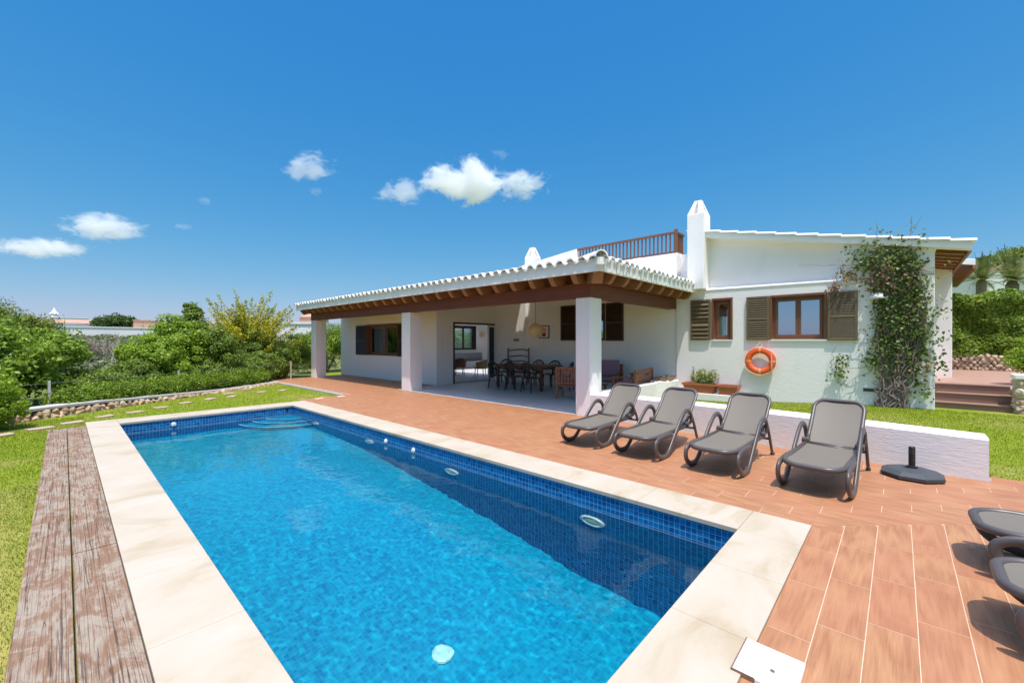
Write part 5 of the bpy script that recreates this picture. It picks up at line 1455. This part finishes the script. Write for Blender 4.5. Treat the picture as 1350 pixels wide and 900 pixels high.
# living room glimpsed through the door
so=empty('living_room_sofa',(15.9,18.2,.02),label='grey sofa under the window inside the living room',cat='sofa')
q=MB(); q.box(-1.3,1.3,-.45,.45,.0,.42); q.build('seat',M['grey_sofa'],so,bevel=.04); q=MB(); q.box(-1.3,1.3,.20,.46,.42,.85); q.build('back',M['grey_sofa'],so,bevel=.05)
def rattan(loc,rz,label,mat='rattan'):
    e=empty('rattan_armchair',loc,rz,label,'armchair'); q=MB()
    q.lathe([(.30,.36),(.30,.42),(.01,.43)],n=16); q.build('seat',M[mat],e)
    q=MB(); rows=[]
    for z,r in ((.40,.31),(.60,.34),(.80,.37)): rows.append([(-r*math.cos(a),r*math.sin(a),z-(.18*abs(a)/1.9 if z>.7 else 0)) for a in [-1.9+3.8*k/16 for k in range(17)]])
    q.grid(rows); q.build('back',M[mat],e)
    for k in range(4): a=math.pi/4+math.pi/2*k; q=MB(); q.tube([(.24*math.cos(a),.24*math.sin(a),.38),(.28*math.cos(a),.28*math.sin(a),0)],.018,6); q.build('leg',M[mat],e)
rattan((12.2,14.6,.02),R(60),'dark rattan armchair inside the living room doorway','table'); rattan((12.3,13.3,.02),R(120),'honey rattan armchair closest to the open glass door')
il=empty('wall_sconce',(16.9,19.05,1.95),label='small cream wall light inside the living room',cat='lamp')
q=MB(); q.box(.75,1.05,-.08,.09,-.1,.15); q.build('shade',M['paper'],il)

# hatch lid by the pool corner
h=empty('skimmer_lid',(2.27,.45,.0),label='white square skimmer lid with a round cover at the tile and coping edge',cat='lid')
q=MB(); q.box(-.135,.135,-.125,.125,-.02,.020); q.build('plate',M['plastic_white'],h,bevel=.003)
q=MB(); q.tube([(.118*math.cos(a),.112*math.sin(a),.0205) for a in [2*math.pi*k/40 for k in range(41)]],.0011,4); q.tube([(.02,.0,.021),(.022,.01,.021)],.004,6); q.build('seam',M['concrete'],h)
q=MB(); q.box(-.137,.137,.1255,.129,-.01,.023); q.box(-.1385,-.1355,.03,.129,-.01,.024); q.build('edge_bracket',M['rusty'],h)
q=MB(); q.lathe([(.011,.020),(.010,.024),(.001,.024)],c=(-.03,-.02,0),n=10); q.build('lift_knob',M['metal'],h)

# ------------------------------------------------------------------ clouds (real volumes far off)
def cloud(label,c,r,seed,dens,nsc,thr,view=None):
    t=NT('cloud_vapour_%d'%seed); t.t.nodes.remove(t.out); t.out=t.n('ShaderNodeOutputMaterial')
    p=t.obj()
    ln=t.n('ShaderNodeVectorMath',{0:p},operation='LENGTH').outputs['Value']
    fall=t.math('SUBTRACT',1.0,ln)
    n=t.noise(t.mapping(p,(nsc*r[0]/r[2]*.6,nsc*r[1]/r[2]*.6,nsc),loc=(seed*3.1,seed*1.7,0)),1.0,9,.72,.5)
    d=t.math('ADD',t.math('MULTIPLY',fall,.95),t.math('MULTIPLY',t.math('SUBTRACT',n,.5),2.6))
    d=t.math('SUBTRACT',d,thr); d=t.n('ShaderNodeClamp',{0:t.math('MULTIPLY',d,6.0)}).outputs[0]
    d=t.math('MULTIPLY',d,dens*.42)
    pv=t.n('ShaderNodeVolumePrincipled',{'Color':(1,1,1,1),'Density':d,'Anisotropy':.0})
    t.t.links.new(pv.outputs[0],t.out.inputs['Volume'])
    me=bpy.data.meshes.new('cloud'); bm=bmesh.new(); bmesh.ops.create_icosphere(bm,subdivisions=3,radius=1.0); bm.to_mesh(me); bm.free(); me.materials.append(t.m)
    o=bpy.data.objects.new('cloud',me); link(o); o.location=c; o.scale=r; o.rotation_euler=(0,0,R(-47)); tag(o,label,'cloud','fair-weather clouds'); 
    return o
CL=True
def at(u,v,d):
    th_=math.radians(47.11); s=(u-675)/549*d; return (d*math.sin(th_)+s*math.cos(th_), d*math.cos(th_)-s*math.sin(th_), 1.55+(450-v)/549*d)
for (x,y,z,w,h,sd,de,ns,th,lab) in (
  (262,304,155,54,27,1,.20,1.6,.27,'largest puffy white cloud above the porch roof'),
  (297,268,152,38,18,2,.16,1.6,.35,'white cloud tail right of the largest cloud'),
  (222,350,146,34,17,3,.12,1.9,.42,'ragged small cloud left of the largest cloud'),
  (161,415,168,36,20,4,.10,2.2,.42,'upper left fluffy cloud with thin wisps'),
  (26,562,112,47,16,5,.14,1.4,.32,'flat elongated cloud at the left, upper of two'),
  (-16,602,91,54,11,6,.14,1.3,.30,'long thin cloud touching the left photo edge'),
  (165,412,146,10,6,7,.08,1.9,.35,'tiny puff just below the upper left cloud'),
  (92,487,136,9,6,8,.06,1.9,.35,'faint small puff right of the flat left clouds'),
  (78,505,112,14,4,9,.05,1.9,.35,'thin pale wisp low in the left sky'),
  (285,280,181,13,8,10,.04,2.0,.42,'faint wisp above and right of the largest cloud')):
    cloud(lab,(x,y,z),(w,w*.5,h),sd,de,ns,th)

for o in bpy.data.objects:
    if o.name.split('.')[0] in ('pool_floor','pool_wall','pool_steps','floor_drain','step_edge','rim','lens'): o.cycles.is_caustics_receiver=True
# ------------------------------------------------------------------ light, world, camera
SV=Vector((-.20,-.27,1)).normalized()
sun=bpy.data.lights.new('sun','SUN'); sun.energy=3.05; sun.angle=R(.5); sun.color=(1,.955,.88)
sun.cycles.is_caustics_light=True
so_=bpy.data.objects.new('sun',sun); link(so_); so_.rotation_euler=SV.to_track_quat('Z','Y').to_euler()
wd=bpy.data.worlds.new('World'); scene.world=wd; wd.use_nodes=True; nt=wd.node_tree
sky=nt.nodes.new('ShaderNodeTexSky'); sky.sky_type='NISHITA'; sky.sun_disc=False
sky.sun_elevation=math.asin(SV.z); sky.sun_rotation=math.atan2(SV.x,SV.y); sky.altitude=0; sky.air_density=1.0; sky.dust_density=.6; sky.ozone_density=2.2
bg=nt.nodes['Background']; bg.inputs[1].default_value=.15
sp=nt.nodes.new('ShaderNodeSeparateColor'); cb=nt.nodes.new('ShaderNodeCombineColor'); nt.links.new(sky.outputs[0],sp.inputs[0])
for i,(k_,p_) in enumerate(((.160,1.58),(.79,.66),(2.16,.25))):
    pw=nt.nodes.new('ShaderNodeMath'); pw.operation='POWER'; pw.inputs[1].default_value=p_; nt.links.new(sp.outputs[i],pw.inputs[0])
    ml=nt.nodes.new('ShaderNodeMath'); ml.operation='MULTIPLY'; ml.inputs[1].default_value=k_; nt.links.new(pw.outputs[0],ml.inputs[0]); nt.links.new(ml.outputs[0],cb.inputs[i])
tc=nt.nodes.new('ShaderNodeTexCoord'); sx_=nt.nodes.new('ShaderNodeSeparateXYZ'); nt.links.new(tc.outputs['Generated'],sx_.inputs[0])
mr=nt.nodes.new('ShaderNodeMapRange'); mr.interpolation_type='SMOOTHSTEP'; mr.inputs[1].default_value=.66; mr.inputs[2].default_value=.88; nt.links.new(sx_.outputs[2],mr.inputs[0])
mx=nt.nodes.new('ShaderNodeMix'); mx.data_type='RGBA'; nt.links.new(mr.outputs[0],mx.inputs[0]); nt.links.new(cb.outputs[0],mx.inputs[6])
zn=nt.nodes.new('ShaderNodeMix'); zn.data_type='RGBA'; zn.blend_type='MULTIPLY'; zn.inputs[0].default_value=1; zn.inputs[7].default_value=(3.3,2.75,2.4,1); nt.links.new(sky.outputs[0],zn.inputs[6])
nt.links.new(zn.outputs[2],mx.inputs[7]); nt.links.new(mx.outputs[2],bg.inputs[0])
cam=bpy.data.cameras.new('camera'); cam.sensor_width=36; cam.lens=14.64; cam.clip_end=5000; cam.clip_start=.05
co=bpy.data.objects.new('camera',cam); link(co); co.location=(0,0,1.55); co.rotation_euler=(R(90),0,R(-47.11)); scene.camera=co
scene.view_settings.view_transform='Standard'; scene.view_settings.look='None'; scene.view_settings.exposure=.58; scene.view_settings.gamma=1
scene.cycles.max_bounces=12; scene.cycles.transparent_max_bounces=16; scene.cycles.volume_bounces=8; scene.cycles.diffuse_bounces=6
scene.cycles.volume_step_rate=1.0; scene.cycles.volume_max_steps=128
scene.cycles.use_denoising=True; scene.cycles.caustics_refractive=True; scene.cycles.caustics_reflective=False; scene.cycles.transmission_bounces=8
